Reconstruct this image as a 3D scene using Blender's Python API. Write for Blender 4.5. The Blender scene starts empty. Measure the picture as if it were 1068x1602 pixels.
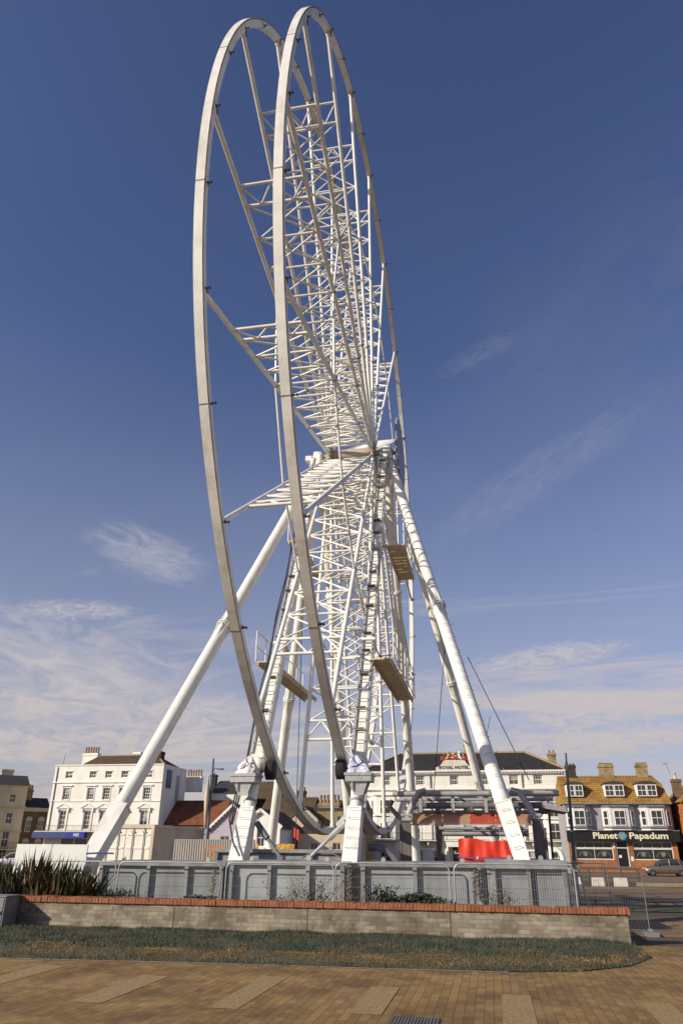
import bpy, math, random
from mathutils import Vector, Matrix
random.seed(7)
SC = bpy.context.scene
COL = SC.collection
V = Vector
rad = math.radians

# ------------------------------------------------------------------ camera
PITCH, ROLL, YAW, FPX = 0.4329, 0.0079, 0.1896, 1135.5
fw = V((-math.sin(YAW)*math.cos(PITCH), math.cos(YAW)*math.cos(PITCH), math.sin(PITCH)))
rt0 = V((math.cos(YAW), math.sin(YAW), 0))
up0 = rt0.cross(fw)
rt = rt0*math.cos(ROLL) + up0*math.sin(ROLL)
up = up0*math.cos(ROLL) - rt0*math.sin(ROLL)
cam = bpy.data.cameras.new('camera')
cam.sensor_fit = 'VERTICAL'; cam.sensor_height = 36; cam.lens = 36*FPX/1602
cam.clip_start = 0.1; cam.clip_end = 3000
camo = bpy.data.objects.new('camera', cam); COL.objects.link(camo)
mw = Matrix((rt, up, -fw)).transposed().to_4x4(); mw.translation = V((0, 0, 1.6))
camo.matrix_world = mw
SC.camera = camo

# ------------------------------------------------------------------ light
SUN_EL, SUN_AZ = rad(25), rad(231.5)        # azimuth clockwise from +Y
sun = bpy.data.lights.new('sun', 'SUN'); sun.energy = 5.0; sun.angle = rad(0.53); sun.color = (1.0, 0.91, 0.75)
suno = bpy.data.objects.new('sun', sun); COL.objects.link(suno)
sd = V((math.sin(SUN_AZ)*math.cos(SUN_EL), math.cos(SUN_AZ)*math.cos(SUN_EL), math.sin(SUN_EL)))
suno.rotation_euler = sd.to_track_quat('Z', 'Y').to_euler()
suno.location = sd*60

W = bpy.data.worlds.new('World'); SC.world = W; W.use_nodes = True
nt = W.node_tree; nt.nodes.clear()
def N(t, **k):
    n = nt.nodes.new(t)
    for a, b in k.items(): setattr(n, a, b)
    return n
def L(a, b): nt.links.new(a, b)
def MATH(op, a, b=None, clamp=False):
    n = N('ShaderNodeMath', operation=op); n.use_clamp = clamp
    for i, v in enumerate((a, b)):
        if v is None: continue
        if isinstance(v, (int, float)): n.inputs[i].default_value = v
        else: L(v, n.inputs[i])
    return n.outputs[0]
def RAMP(v, a, b, smooth=True):
    n = N('ShaderNodeMapRange'); n.interpolation_type = 'SMOOTHSTEP' if smooth else 'LINEAR'
    L(v, n.inputs[0]); n.inputs[1].default_value = a; n.inputs[2].default_value = b
    return n.outputs[0]
sky = N('ShaderNodeTexSky', sky_type='NISHITA')
sky.sun_disc = False; sky.sun_elevation = SUN_EL; sky.sun_rotation = SUN_AZ
sky.air_density = 1.0; sky.dust_density = 0.9; sky.ozone_density = 1.8
tc = N('ShaderNodeTexCoord'); sep = N('ShaderNodeSeparateXYZ'); L(tc.outputs['Generated'], sep.inputs[0])
zz = MATH('ADD', MATH('MAXIMUM', sep.outputs[2], 0.0), 0.10)
px = MATH('DIVIDE', sep.outputs[0], zz); py = MATH('DIVIDE', sep.outputs[1], zz)
cmb = N('ShaderNodeCombineXYZ'); L(px, cmb.inputs[0]); L(py, cmb.inputs[1])
def cloud(rot, sx, sy, sc, det, dist, off):
    mp = N('ShaderNodeMapping'); mp.inputs['Rotation'].default_value = (0, 0, rad(rot))
    mp.inputs['Scale'].default_value = (sx, sy, 1); mp.inputs['Location'].default_value = off
    L(cmb.outputs[0], mp.inputs[0])
    n = N('ShaderNodeTexNoise'); n.inputs['Scale'].default_value = sc; n.inputs['Detail'].default_value = det
    n.inputs['Roughness'].default_value = 0.62; n.inputs['Distortion'].default_value = dist
    L(mp.outputs[0], n.inputs['Vector']); return n.outputs[0]
c1 = cloud(12, .42, 1.25, 1.3, 9, .7, (3.1, 1.7, 0))
c2 = cloud(28, .30, 1.5, 1.7, 10, 1.2, (7.4, 3.2, 0))
c3 = cloud(-20, .6, .9, .55, 4, .3, (1.0, 5.0, 0))
low = RAMP(sep.outputs[2], 0.50, 0.02)
th = MATH('MULTIPLY_ADD', low, -0.24); 
nt.nodes[-1].inputs[2].default_value = 0.64
d1 = MATH('SUBTRACT', c1, th)
m1 = RAMP(d1, 0.0, 0.26)
m2 = MATH('MULTIPLY', RAMP(c2, 0.56, 0.84), RAMP(c3, .46, .66))
m2 = MATH('MULTIPLY', m2, 0.5)
veil = MATH('ADD', MATH('MULTIPLY', RAMP(c3, .3, .75), 0.07), MATH('MULTIPLY', RAMP(sep.outputs[2], .62, .0), .42))
mask = MATH('MAXIMUM', MATH('MULTIPLY', m1, 0.80), m2)
# wisps of cirrus hanging in fixed directions of the sky
def wisp(x, y, hw, hh, ang, amt, seed):
    global mask
    d0 = (fw+rt*((x-534)/FPX)+up*((801-y)/FPX)).normalized(); e1 = d0.cross(V((0, 0, 1))).normalized(); e2 = e1.cross(d0)
    ca, sa = math.cos(rad(ang)), math.sin(rad(ang)); t1 = e1*ca+e2*sa; t2 = e2*ca-e1*sa
    def dot(v):
        n = N('ShaderNodeVectorMath', operation='DOT_PRODUCT'); L(tc.outputs['Generated'], n.inputs[0]); n.inputs[1].default_value = tuple(v); return n.outputs['Value']
    a = MATH('MULTIPLY', dot(t1), FPX/hw); b = MATH('MULTIPLY', dot(t2), FPX/hh); f = RAMP(dot(d0), .6, .8)
    q = N('ShaderNodeCombineXYZ'); L(MATH('MULTIPLY', a, hw/hh*.35), q.inputs[0]); L(MATH('MULTIPLY', b, 1.0), q.inputs[1]); q.inputs[2].default_value = seed
    n = N('ShaderNodeTexNoise'); n.inputs['Scale'].default_value = 2.6; n.inputs['Detail'].default_value = 7; n.inputs['Roughness'].default_value = .62; n.inputs['Distortion'].default_value = 1.3; L(q.outputs[0], n.inputs['Vector'])
    r2 = MATH('ADD', MATH('MULTIPLY', a, a), MATH('MULTIPLY', b, b)); fall = RAMP(r2, 1.0, .0)
    m = MATH('MULTIPLY', MATH('MULTIPLY', RAMP(MATH('ADD', n.outputs[0], MATH('MULTIPLY', fall, .22)), .42, .98), fall), MATH('MULTIPLY', f, amt))
    mask = MATH('MAXIMUM', mask, m)
wisp(235, 868, 125, 52, -14, .5, 1.3); wisp(115, 955, 120, 22, 5, .7, 4.1); wisp(850, 735, 260, 50, 27, .12, 2.2); wisp(760, 550, 110, 26, 20, .12, 6.0)
wisp(850, 1030, 170, 26, 6, .7, 8.3); wisp(90, 1075, 330, 100, -4, .70, 3.7); wisp(960, 1110, 240, 30, 3, .85, 5.5); wisp(700, 1080, 160, 40, 0, .5, 9.1); wisp(900, 1160, 300, 34, 2, .9, 7.2); wisp(150, 1165, 330, 45, 2, .9, 12.9); wisp(980, 420, 420, 170, 30, .05, 14.0); wisp(100, 1010, 330, 60, -10, .5, 15.5); wisp(160, 1110, 360, 60, 0, .8, 17.1)
mask = MATH('MULTIPLY', MATH('ADD', mask, veil, True), RAMP(sep.outputs[2], 0.92, 0.50), True)
tint = N('ShaderNodeMix', data_type='RGBA', blend_type='MULTIPLY'); tint.inputs[0].default_value = 1
L(sky.outputs[0], tint.inputs[6]); tint.inputs[7].default_value = (.83, .83, 1.10, 1)
cc = N('ShaderNodeMix', data_type='RGBA'); L(RAMP(sep.outputs[2], 0.0, 0.4), cc.inputs[0])
cc.inputs[6].default_value = (5.9, 5.3, 5.2, 1); cc.inputs[7].default_value = (5.6, 5.5, 5.9, 1)
mx = N('ShaderNodeMix', data_type='RGBA'); L(mask, mx.inputs[0]); L(tint.outputs[2], mx.inputs[6]); L(cc.outputs[2], mx.inputs[7])
bg = N('ShaderNodeBackground'); bg.inputs[1].default_value = 0.090; L(mx.outputs[2], bg.inputs[0])
wo = N('ShaderNodeOutputWorld'); L(bg.outputs[0], wo.inputs[0])

SC.view_settings.view_transform = 'Standard'; SC.view_settings.look = 'None'
SC.view_settings.exposure = 0.10; SC.view_settings.gamma = 1.0

# ------------------------------------------------------------------ materials
def mat(name, c1, c2=None, scale=4.0, rough=.6, metal=0.0, bump=0.0, bscale=40.0, stretch=(1, 1, 1), lo=.35, hi=.65, spec=.5, detail=6, grime=None, objvar=0.0):
    m = bpy.data.materials.new(name); m.use_nodes = True
    t = m.node_tree; b = t.nodes['Principled BSDF']
    b.inputs['Roughness'].default_value = rough; b.inputs['Metallic'].default_value = metal
    b.inputs['Specular IOR Level'].default_value = spec
    if c2 is None: c2 = tuple(x*.82 for x in c1)
    tcn = t.nodes.new('ShaderNodeTexCoord'); mp = t.nodes.new('ShaderNodeMapping'); mp.inputs['Scale'].default_value = stretch
    t.links.new(tcn.outputs['Object'], mp.inputs[0])
    n = t.nodes.new('ShaderNodeTexNoise'); n.inputs['Scale'].default_value = scale; n.inputs['Detail'].default_value = detail
    n.inputs['Roughness'].default_value = .62
    t.links.new(mp.outputs[0], n.inputs['Vector'])
    mr = t.nodes.new('ShaderNodeMapRange'); mr.inputs[1].default_value = lo; mr.inputs[2].default_value = hi
    t.links.new(n.outputs[0], mr.inputs[0])
    mx = t.nodes.new('ShaderNodeMix'); mx.data_type = 'RGBA'; t.links.new(mr.outputs[0], mx.inputs[0])
    mx.inputs[6].default_value = (*c1, 1); mx.inputs[7].default_value = (*c2, 1)
    out = mx.outputs[2]
    if grime:
        # runs of dirt and rust, stretched down the surface
        mp2 = t.nodes.new('ShaderNodeMapping'); mp2.inputs['Scale'].default_value = (1, 1, .22); t.links.new(tcn.outputs['Object'], mp2.inputs[0])
        n3 = t.nodes.new('ShaderNodeTexNoise'); n3.inputs['Scale'].default_value = grime[1]; n3.inputs['Detail'].default_value = 9; n3.inputs['Roughness'].default_value = .7; t.links.new(mp2.outputs[0], n3.inputs['Vector'])
        m3 = t.nodes.new('ShaderNodeMapRange'); m3.inputs[1].default_value = .52; m3.inputs[2].default_value = .78; m3.inputs[4].default_value = grime[2]; t.links.new(n3.outputs[0], m3.inputs[0])
        x3 = t.nodes.new('ShaderNodeMix'); x3.data_type = 'RGBA'; t.links.new(m3.outputs[0], x3.inputs[0]); t.links.new(out, x3.inputs[6]); x3.inputs[7].default_value = (*grime[0], 1); out = x3.outputs[2]
    if objvar:
        oi = t.nodes.new('ShaderNodeObjectInfo'); m4 = t.nodes.new('ShaderNodeMapRange'); m4.inputs[3].default_value = 1-objvar; m4.inputs[4].default_value = 1+objvar*.5; t.links.new(oi.outputs['Random'], m4.inputs[0])
        x4 = t.nodes.new('ShaderNodeMix'); x4.data_type = 'RGBA'; x4.blend_type = 'MULTIPLY'; x4.inputs[0].default_value = 1; t.links.new(out, x4.inputs[6]); t.links.new(m4.outputs[0], x4.inputs[7]); out = x4.outputs[2]
    t.links.new(out, b.inputs['Base Color'])
    if bump:
        n2 = t.nodes.new('ShaderNodeTexNoise'); n2.inputs['Scale'].default_value = bscale; n2.inputs['Detail'].default_value = 4
        t.links.new(mp.outputs[0], n2.inputs['Vector'])
        bp = t.nodes.new('ShaderNodeBump'); bp.inputs['Strength'].default_value = bump; bp.inputs['Distance'].default_value = .02
        t.links.new(n2.outputs[0], bp.inputs['Height']); t.links.new(bp.outputs[0], b.inputs['Normal'])
    return m
def brickmat(name, c1, c2, mortar, bw, bh, ms=.01, axes='XZ', rough=.9, off=.5, stain=None, stain_scale=1.2, bump=.5, light=None):
    """brick / tile / paver pattern laid out in metres on the object's own axes"""
    m = mat(name, c1, c2, rough=rough); t = m.node_tree; b = t.nodes['Principled BSDF']
    tcn = t.nodes.new('ShaderNodeTexCoord'); s = t.nodes.new('ShaderNodeSeparateXYZ'); c = t.nodes.new('ShaderNodeCombineXYZ')
    t.links.new(tcn.outputs['Object'], s.inputs[0])
    for i, a in enumerate(axes): t.links.new(s.outputs['XYZ'.index(a)], c.inputs[i])
    br = t.nodes.new('ShaderNodeTexBrick'); br.offset = off
    br.inputs['Scale'].default_value = 1; br.inputs['Brick Width'].default_value = bw; br.inputs['Row Height'].default_value = bh
    br.inputs['Mortar Size'].default_value = ms; br.inputs['Color1'].default_value = (*c1, 1); br.inputs['Color2'].default_value = (*c2, 1)
    br.inputs['Mortar'].default_value = (*mortar, 1); br.inputs['Bias'].default_value = 0
    t.links.new(c.outputs[0], br.inputs['Vector'])
    n = t.nodes.new('ShaderNodeTexNoise'); n.inputs['Scale'].default_value = stain_scale; n.inputs['Detail'].default_value = 8; n.inputs['Roughness'].default_value = .65
    t.links.new(tcn.outputs['Object'], n.inputs['Vector'])
    mr = t.nodes.new('ShaderNodeMapRange'); mr.inputs[1].default_value = .42; mr.inputs[2].default_value = .68; t.links.new(n.outputs[0], mr.inputs[0])
    mx = t.nodes.new('ShaderNodeMix'); mx.data_type = 'RGBA'; mx.blend_type = 'MULTIPLY'
    t.links.new(mr.outputs[0], mx.inputs[0]); t.links.new(br.outputs['Color'], mx.inputs[6])
    mx.inputs[7].default_value = (*(stain or (.6, .55, .5)), 1)
    out = mx.outputs[2]
    if light:
        n2 = t.nodes.new('ShaderNodeTexNoise'); n2.inputs['Scale'].default_value = light[1]; n2.inputs['Detail'].default_value = 9; n2.inputs['Roughness'].default_value = .72; t.links.new(tcn.outputs['Object'], n2.inputs['Vector'])
        m2 = t.nodes.new('ShaderNodeMapRange'); m2.inputs[1].default_value = .52; m2.inputs[2].default_value = .70; m2.inputs[4].default_value = light[2]; t.links.new(n2.outputs[0], m2.inputs[0])
        x2 = t.nodes.new('ShaderNodeMix'); x2.data_type = 'RGBA'; t.links.new(m2.outputs[0], x2.inputs[0]); t.links.new(out, x2.inputs[6]); x2.inputs[7].default_value = (*light[0], 1); out = x2.outputs[2]
    t.links.new(out, b.inputs['Base Color'])
    bp = t.nodes.new('ShaderNodeBump'); bp.inputs['Strength'].default_value = bump; bp.inputs['Distance'].default_value = .01; bp.invert = True
    t.links.new(br.outputs['Fac'], bp.inputs['Height']); t.links.new(bp.outputs[0], b.inputs['Normal'])
    return m
M = {}
M['white_steel'] = mat('white_steel', (.81, .795, .745), (.70, .68, .62), 2.5, .42, bump=.04, bscale=12, lo=.45, hi=.75, grime=((.36, .28, .19), 2.2, .55), objvar=.07)
M['rim_steel'] = mat('rim_steel', (.75, .735, .685), (.61, .59, .54), 1.6, .5, bump=.05, bscale=9, lo=.42, hi=.72, grime=((.30, .24, .17), 1.6, .6))
M['joint'] = mat('joint', (.30, .27, .22), (.12, .10, .08), 9, .7)
M['bracket'] = mat('bracket', (.10, .085, .07), (.18, .13, .09), 9, .7)
M['hub_steel'] = mat('hub_steel', (.52, .46, .36), (.38, .32, .24), 3, .5)
M['grey_steel'] = mat('grey_steel', (.35, .375, .385), (.235, .25, .26), 1.3, .5, bump=.25, bscale=4, lo=.35, hi=.7, grime=((.15, .105, .07), 2.0, .7), objvar=.22)
M['grey_flange'] = mat('grey_flange', (.29, .305, .31), (.18, .185, .185), 2.5, .5, bump=.08, bscale=8, grime=((.13, .08, .05), 3.0, .8), objvar=.2)
M['dark_steel'] = mat('dark_steel', (.085, .08, .075), (.05, .045, .04), 3, .55)
M['col_steel'] = mat('col_steel', (.15, .14, .13), (.10, .09, .085), 3, .55)
M['galv'] = mat('galv', (.46, .465, .45), (.33, .335, .32), 8, .45, metal=.35)
M['pipe_grey'] = mat('pipe_grey', (.40, .40, .385), (.27, .265, .25), 3, .5)
M['pipe_dark'] = mat('pipe_dark', (.17, .165, .18), (.11, .105, .115), 3, .5)
M['rubber'] = mat('rubber', (.018, .017, .016), (.03, .028, .026), 14, .85, bump=.5, bscale=30)
M['slats'] = mat('slats', (.68, .54, .35), (.54, .42, .27), 3, .8, stretch=(1, 8, 1))
M['cover_white'] = mat('cover_white', (.78, .76, .72), (.62, .60, .57), 3, .5, bump=.6, bscale=7)
M['cover_blue'] = mat('cover_blue', (.58, .58, .70), (.46, .46, .60), 3, .35, bump=.5, bscale=6)
M['strap'] = mat('strap', (.05, .06, .30), None, 8, .7)
M['cable'] = mat('cable', (.03, .03, .035), None, 8, .7)
M['disc'] = mat('disc', (.17, .21, .27), (.24, .29, .36), 6, .4)
M['stucco_white'] = mat('stucco_white', (.82, .795, .73), (.66, .63, .56), .9, .85, bump=.06, bscale=30, stretch=(1, 1, .35), lo=.42, hi=.75)
M['stucco_hotel'] = mat('stucco_hotel', (.78, .75, .69), (.64, .61, .55), .8, .85, bump=.06, bscale=30, stretch=(1, 1, .35), lo=.42, hi=.75)
M['stucco_cream'] = mat('stucco_cream', (.55, .46, .32), (.43, .35, .24), .7, .88, stretch=(1, 1, .4), lo=.4, hi=.7)
M['stucco_tan'] = mat('stucco_tan', (.56, .47, .34), (.45, .37, .26), .8, .88, stretch=(1, 1, .4))
M['clad_grey'] = mat('clad_grey', (.36, .35, .355), (.27, .26, .27), 2, .7, stretch=(6, 6, .3))
M['paint_white'] = mat('paint_white', (.80, .78, .73), (.70, .68, .63), 2, .5)
M['paint_grey'] = mat('paint_grey', (.20, .20, .21), (.14, .14, .15), 2, .6)
M['slate'] = brickmat('slate', (.022, .020, .020), (.034, .030, .028), (.012, .011, .011), .5, .3, .012, 'XZ', .75, stain=(.7, .62, .55))
M['slate_plain'] = mat('slate_plain', (.030, .027, .028), (.05, .043, .038), 1.2, .75)
M['tile_gold'] = brickmat('tile_gold', (.42, .24, .05), (.31, .17, .035), (.10, .05, .016), .34, .22, .02, 'XZ', .85, stain=(.62, .52, .38), stain_scale=.9)
M['tile_orange'] = brickmat('tile_orange', (.27, .092, .032), (.19, .062, .022), (.10, .035, .015), .34, .26, .02, 'XZ', .85, stain=(.55, .5, .45), stain_scale=.6)
M['tile_brown'] = mat('tile_brown', (.105, .065, .028), (.06, .04, .02), .8, .85, bump=.3, bscale=20)
M['ridge'] = mat('ridge', (.34, .25, .13), (.25, .17, .09), 4, .85)
M['brick_yellow'] = brickmat('brick_yellow', (.38, .27, .13), (.27, .18, .085), (.30, .25, .17), .45, .15, .02, 'XZ', .9, stain=(.55, .5, .42))
M['brick_brown'] = brickmat('brick_brown', (.17, .105, .055), (.12, .072, .038), (.16, .12, .08), .45, .15, .02, 'XZ', .9)
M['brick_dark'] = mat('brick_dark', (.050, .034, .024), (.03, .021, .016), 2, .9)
M['brick_orange'] = brickmat('brick_orange', (.46, .16, .04), (.36, .115, .03), (.30, .16, .08), .45, .15, .02, 'XZ', .85)
M['pot'] = mat('pot', (.42, .25, .12), (.30, .17, .09), 5, .8)
def glass(name, c):
    m = mat(name, c, tuple(x*.55 for x in c), .9, .06, lo=.4, hi=.6, spec=.6); return m
M['glass'] = glass('glass', (.050, .050, .052))
M['glass_shop'] = glass('glass_shop', (.028, .036, .032))
M['curtain'] = mat('curtain', (.42, .42, .40), (.20, .20, .20), 3, .8, stretch=(6, 6, .6))
M['black_paint'] = mat('black_paint', (.010, .010, .011), (.016, .016, .016), 3, .35)
M['cream_paint'] = mat('cream_paint', (.80, .72, .52), None, 4, .6)
M['blue_sign'] = mat('blue_sign', (.035, .055, .20), (.03, .04, .15), 3, .4)
M['blue_vivid'] = mat('blue_vivid', (.012, .02, .36), None, 3, .4)
M['blue_clad'] = mat('blue_clad', (.16, .25, .36), (.12, .19, .28), 3, .7, stretch=(.3, .3, 8))
M['lilac'] = mat('lilac', (.45, .40, .46), (.38, .33, .39), 3, .8)
M['lead'] = mat('lead', (.36, .345, .38), (.26, .25, .28), 2, .5)
M['red_tarp'] = mat('red_tarp', (.68, .040, .010), (.52, .024, .007), 2, .5, bump=.8, bscale=5)
M['red_sheet'] = mat('red_sheet', (.80, .17, .10), (.66, .11, .06), 2.5, .45)
M['orange_sheet'] = mat('orange_sheet', (.76, .44, .29), (.62, .33, .20), 2.0, .45)
M['window_brown'] = mat('window_brown', (.13, .04, .02), None, 5, .6)
M['orange_metal'] = mat('orange_metal', (.55, .22, .03), (.40, .14, .02), 6, .6)
M['yellow_board'] = mat('yellow_board', (.62, .36, .04), (.40, .16, .03), 3, .6, lo=.48, hi=.52)
M['hoarding'] = mat('hoarding', (.72, .735, .70), (.66, .67, .64), 1.2, .45)
M['container_white'] = mat('container_white', (.78, .74, .65), (.64, .58, .48), 1.1, .55, stretch=(1, 1, .4), lo=.45, hi=.8)
M['container_tan'] = mat('container_tan', (.60, .52, .41), (.42, .33, .23), 1.3, .6, stretch=(1, 1, .35), lo=.4, hi=.75)
M['rust'] = mat('rust', (.22, .10, .04), (.13, .06, .03), 6, .85)
M['corr_grey'] = mat('corr_grey', (.48, .45, .42), (.38, .34, .31), 1.2, .55, stretch=(1, 1, .4))
for q in ('red_sheet', 'orange_sheet'):
    t_ = M[q].node_tree; b_ = t_.nodes['Principled BSDF']; tr = t_.nodes.new('ShaderNodeBsdfTranslucent'); mxs = t_.nodes.new('ShaderNodeMixShader'); mxs.inputs[0].default_value = .55
    t_.links.new(b_.inputs['Base Color'].links[0].from_socket, tr.inputs[0]); t_.links.new(b_.outputs[0], mxs.inputs[1]); t_.links.new(tr.outputs[0], mxs.inputs[2]); t_.links.new(mxs.outputs[0], t_.nodes['Material Output'].inputs[0])
M['clad_light'] = mat('clad_light', (.60, .585, .58), (.48, .465, .47), 2, .7)
M['galv_dark'] = mat('galv_dark', (.22, .22, .215), (.14, .14, .135), 8, .45, metal=.3)
M['gold'] = mat('gold', (.45, .27, .06), (.60, .42, .16), 8, .5)
M['red_paint'] = mat('red_paint', (.45, .03, .015), None, 6, .5)
M['stone'] = mat('stone', (.66, .62, .53), (.52, .48, .41), 2, .8)
M['car_grey'] = mat('car_grey', (.20, .175, .155), (.17, .15, .135), 2, .3, metal=.5)
M['car_blue'] = mat('car_blue', (.03, .07, .30), None, 2, .3, metal=.2)
M['car_white'] = mat('car_white', (.74, .75, .76), None, 2, .3)
M['chrome'] = mat('chrome', (.55, .55, .56), None, 5, .25, metal=.8)
M['lamp_lens'] = mat('lamp_lens', (.62, .62, .60), None, 5, .15)
M['red_lens'] = mat('red_lens', (.35, .02, .015), None, 5, .2)
M['pole_blue'] = mat('pole_blue', (.10, .135, .165), (.07, .09, .11), 4, .5)
M['pole_dark'] = mat('pole_dark', (.05, .045, .04), None, 4, .55)
M['cabinet'] = mat('cabinet', (.165, .165, .162), (.22, .22, .21), 5, .6, bump=.15, bscale=50)
M['leaf_dark'] = mat('leaf_dark', (.030, .040, .022), (.055, .062, .030), 3, .7)
M['leaf_mid'] = mat('leaf_mid', (.060, .072, .034), (.10, .10, .045), 3, .7)
M['leaf_dead'] = mat('leaf_dead', (.30, .20, .09), (.17, .10, .045), 3, .7)
M['leaf_flax'] = mat('leaf_flax', (.040, .043, .021), (.095, .082, .036), 2.2, .5, lo=.3, hi=.7)
M['stem'] = mat('stem', (.16, .10, .055), None, 6, .85)
M['weed'] = mat('weed', (.16, .115, .05), (.08, .07, .03), 3, .8)
M['drain'] = mat('drain', (.045, .045, .05), None, 5, .5)
M['coping'] = mat('coping', (.38, .135, .055), (.17, .062, .032), 4.5, .88, bump=.4, bscale=45, lo=.3, hi=.7)
M['mortar'] = mat('mortar', (.30, .22, .14), None, 8, .95)
M['soil'] = mat('soil', (.065, .045, .028), (.04, .03, .02), 5, .95, bump=.6, bscale=20)
M['wall_brick'] = brickmat('wall_brick', (.335, .285, .21), (.185, .155, .115), (.19, .16, .12), .225, .075, .005, 'XZ', .92, stain=(.42, .38, .32), stain_scale=1.5, bump=.35, light=((.46, .41, .33), 2.6, .6))
M['paving'] = brickmat('paving', (.325, .195, .056), (.205, .115, .034), (.10, .062, .024), .21, .105, .004, 'YX', .9, light=((.40, .27, .115), .8, .45), stain=(.50, .44, .38), stain_scale=.75, bump=.6)
M['strip'] = mat('strip', (.36, .245, .105), (.215, .14, .058), 26, .92, bump=.35, bscale=60, detail=3)
M['ground'] = mat('ground', (.10, .066, .036), (.065, .043, .025), .35, .95, bump=.3, bscale=6)  # brown darkened to carry the shade lying right of the wall
M['path'] = mat('path', (.235, .150, .080), (.175, .11, .058), .6, .93)
M['kerb'] = mat('kerb', (.30, .235, .15), (.22, .165, .10), 3, .9)
M['road'] = mat('road', (.17, .125, .085), (.12, .09, .062), 1.2, .9)
M['turf'] = mat('turf', (.040, .048, .026), (.075, .066, .030), 1.2, .95, bump=.5, bscale=40)

# ------------------------------------------------------------------ mesh helpers
ONE_PIECE = {'leaf', 'foliage', 'stem', 'wire_mesh', 'coping', 'lettering', 'crest', 'curtain_cloth'}
class MB:
    def __init__(s): s.v = []; s.f = []; s.mi = []; s.sm = []; s.g = []
    def add(s, vs, fs, mi=0, smooth=False):
        n = len(s.v); s.v += [tuple(x) for x in vs]; s.g.append((n, len(s.v), len(s.f), len(s.f)+len(fs)))
        for f in fs: s.f.append(tuple(i+n for i in f)); s.mi.append(mi); s.sm.append(smooth)
    def box(s, x0, x1, y0, y1, z0, z1, mi=0):
        s.add([(x0, y0, z0), (x1, y0, z0), (x1, y1, z0), (x0, y1, z0), (x0, y0, z1), (x1, y0, z1), (x1, y1, z1), (x0, y1, z1)],
              [(0, 3, 2, 1), (4, 5, 6, 7), (0, 1, 5, 4), (1, 2, 6, 5), (2, 3, 7, 6), (3, 0, 4, 7)], mi)
    def beam(s, p, q, w, h, upv=(0, 0, 1), mi=0, w2=None, h2=None):
        p = V(p); q = V(q); d = (q-p).normalized(); u = V(upv); sx = d.cross(u)
        if sx.length < 1e-4: sx = d.cross(V((0, 1, 0)))
        sx.normalize(); uu = sx.cross(d)
        w2 = w if w2 is None else w2; h2 = h if h2 is None else h2
        vs = []
        for c, a, b in ((p, w/2, h/2), (q, w2/2, h2/2)):
            for i, j in ((-1, -1), (1, -1), (1, 1), (-1, 1)): vs.append(c+sx*a*i+uu*b*j)
        s.add(vs, [(0, 1, 2, 3), (7, 6, 5, 4), (0, 4, 5, 1), (1, 5, 6, 2), (2, 6, 7, 3), (3, 7, 4, 0)], mi)
    def tube(s, p, q, r, r2=None, n=8, mi=0, caps=True):
        s.path([p, q], [r, r if r2 is None else r2], n, mi, caps)
    def path(s, pts, r, n=6, mi=0, caps=True, smooth=True):
        pts = [V(p) for p in pts]; k = len(pts)
        rs = r if isinstance(r, (list, tuple)) else [r]*k
        vs = []; prev = None
        for i, p in enumerate(pts):
            d = (pts[min(i+1, k-1)]-pts[max(i-1, 0)]).normalized()
            if prev is None:
                a = V((0, 0, 1)) if abs(d.z) < .9 else V((0, 1, 0)); x = d.cross(a).normalized()
            else: x = (prev-d*prev.dot(d)).normalized()
            prev = x; y = d.cross(x)
            for j in range(n):
                t = 2*math.pi*j/n; vs.append(p+(x*math.cos(t)+y*math.sin(t))*rs[i])
        fs = [(i*n+j, i*n+(j+1) % n, (i+1)*n+(j+1) % n, (i+1)*n+j) for i in range(k-1) for j in range(n)]
        s.add(vs, fs, mi, smooth)
        if caps:
            s.add(vs[:n], [tuple(range(n-1, -1, -1))], mi); s.add(vs[-n:], [tuple(range(n))], mi)
    def quad(s, *p, mi=0): s.add(p, [tuple(range(len(p)))], mi)
    def prism(s, pts, d, mi=0):
        n = len(pts); d = V(d); a = [V(p) for p in pts]; b = [p+d for p in a]
        s.add(a+b, [tuple(range(n-1, -1, -1)), tuple(range(n, 2*n))]+[(i, (i+1) % n, n+(i+1) % n, n+i) for i in range(n)], mi)
    def lathe(s, c, ax, prof, n=24, mi=0, smooth=True):
        """prof: list of (distance along axis, radius)"""
        c = V(c); ax = V(ax).normalized(); a = V((0, 0, 1)) if abs(ax.z) < .9 else V((0, 1, 0)); x = ax.cross(a).normalized(); y = ax.cross(x)
        vs = [c+ax*h+(x*math.cos(2*math.pi*j/n)+y*math.sin(2*math.pi*j/n))*r for h, r in prof for j in range(n)]
        k = len(prof)
        s.add(vs, [(i*n+j, i*n+(j+1) % n, (i+1)*n+(j+1) % n, (i+1)*n+j) for i in range(k-1) for j in range(n)], mi, smooth)
        s.add(vs[:n], [tuple(range(n-1, -1, -1))], mi); s.add(vs[-n:], [tuple(range(n))], mi)
    def mesh(s, name, mats, org=(0, 0, 0)):
        me = bpy.data.meshes.new(name); o = V(org)
        me.from_pydata([(x-o.x, y-o.y, z-o.z) for x, y, z in s.v], [], s.f)
        for m in mats: me.materials.append(m)
        me.polygons.foreach_set('material_index', s.mi); me.polygons.foreach_set('use_smooth', s.sm)
        me.update(); return me
    def build(s, name, mats, parent=None, org=None, loc=None):
        """vertices are in world metres; a child is stored relative to its thing's base"""
        if not isinstance(mats, (list, tuple)): mats = [mats]
        if parent and 1 < len(s.g) <= 260 and name not in ONE_PIECE:
            first = None
            for p in s.pieces():
                o = p.build_one(name, mats, parent, org, loc); first = first or o
            return first
        return s.build_one(name, mats, parent, org, loc)
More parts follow.
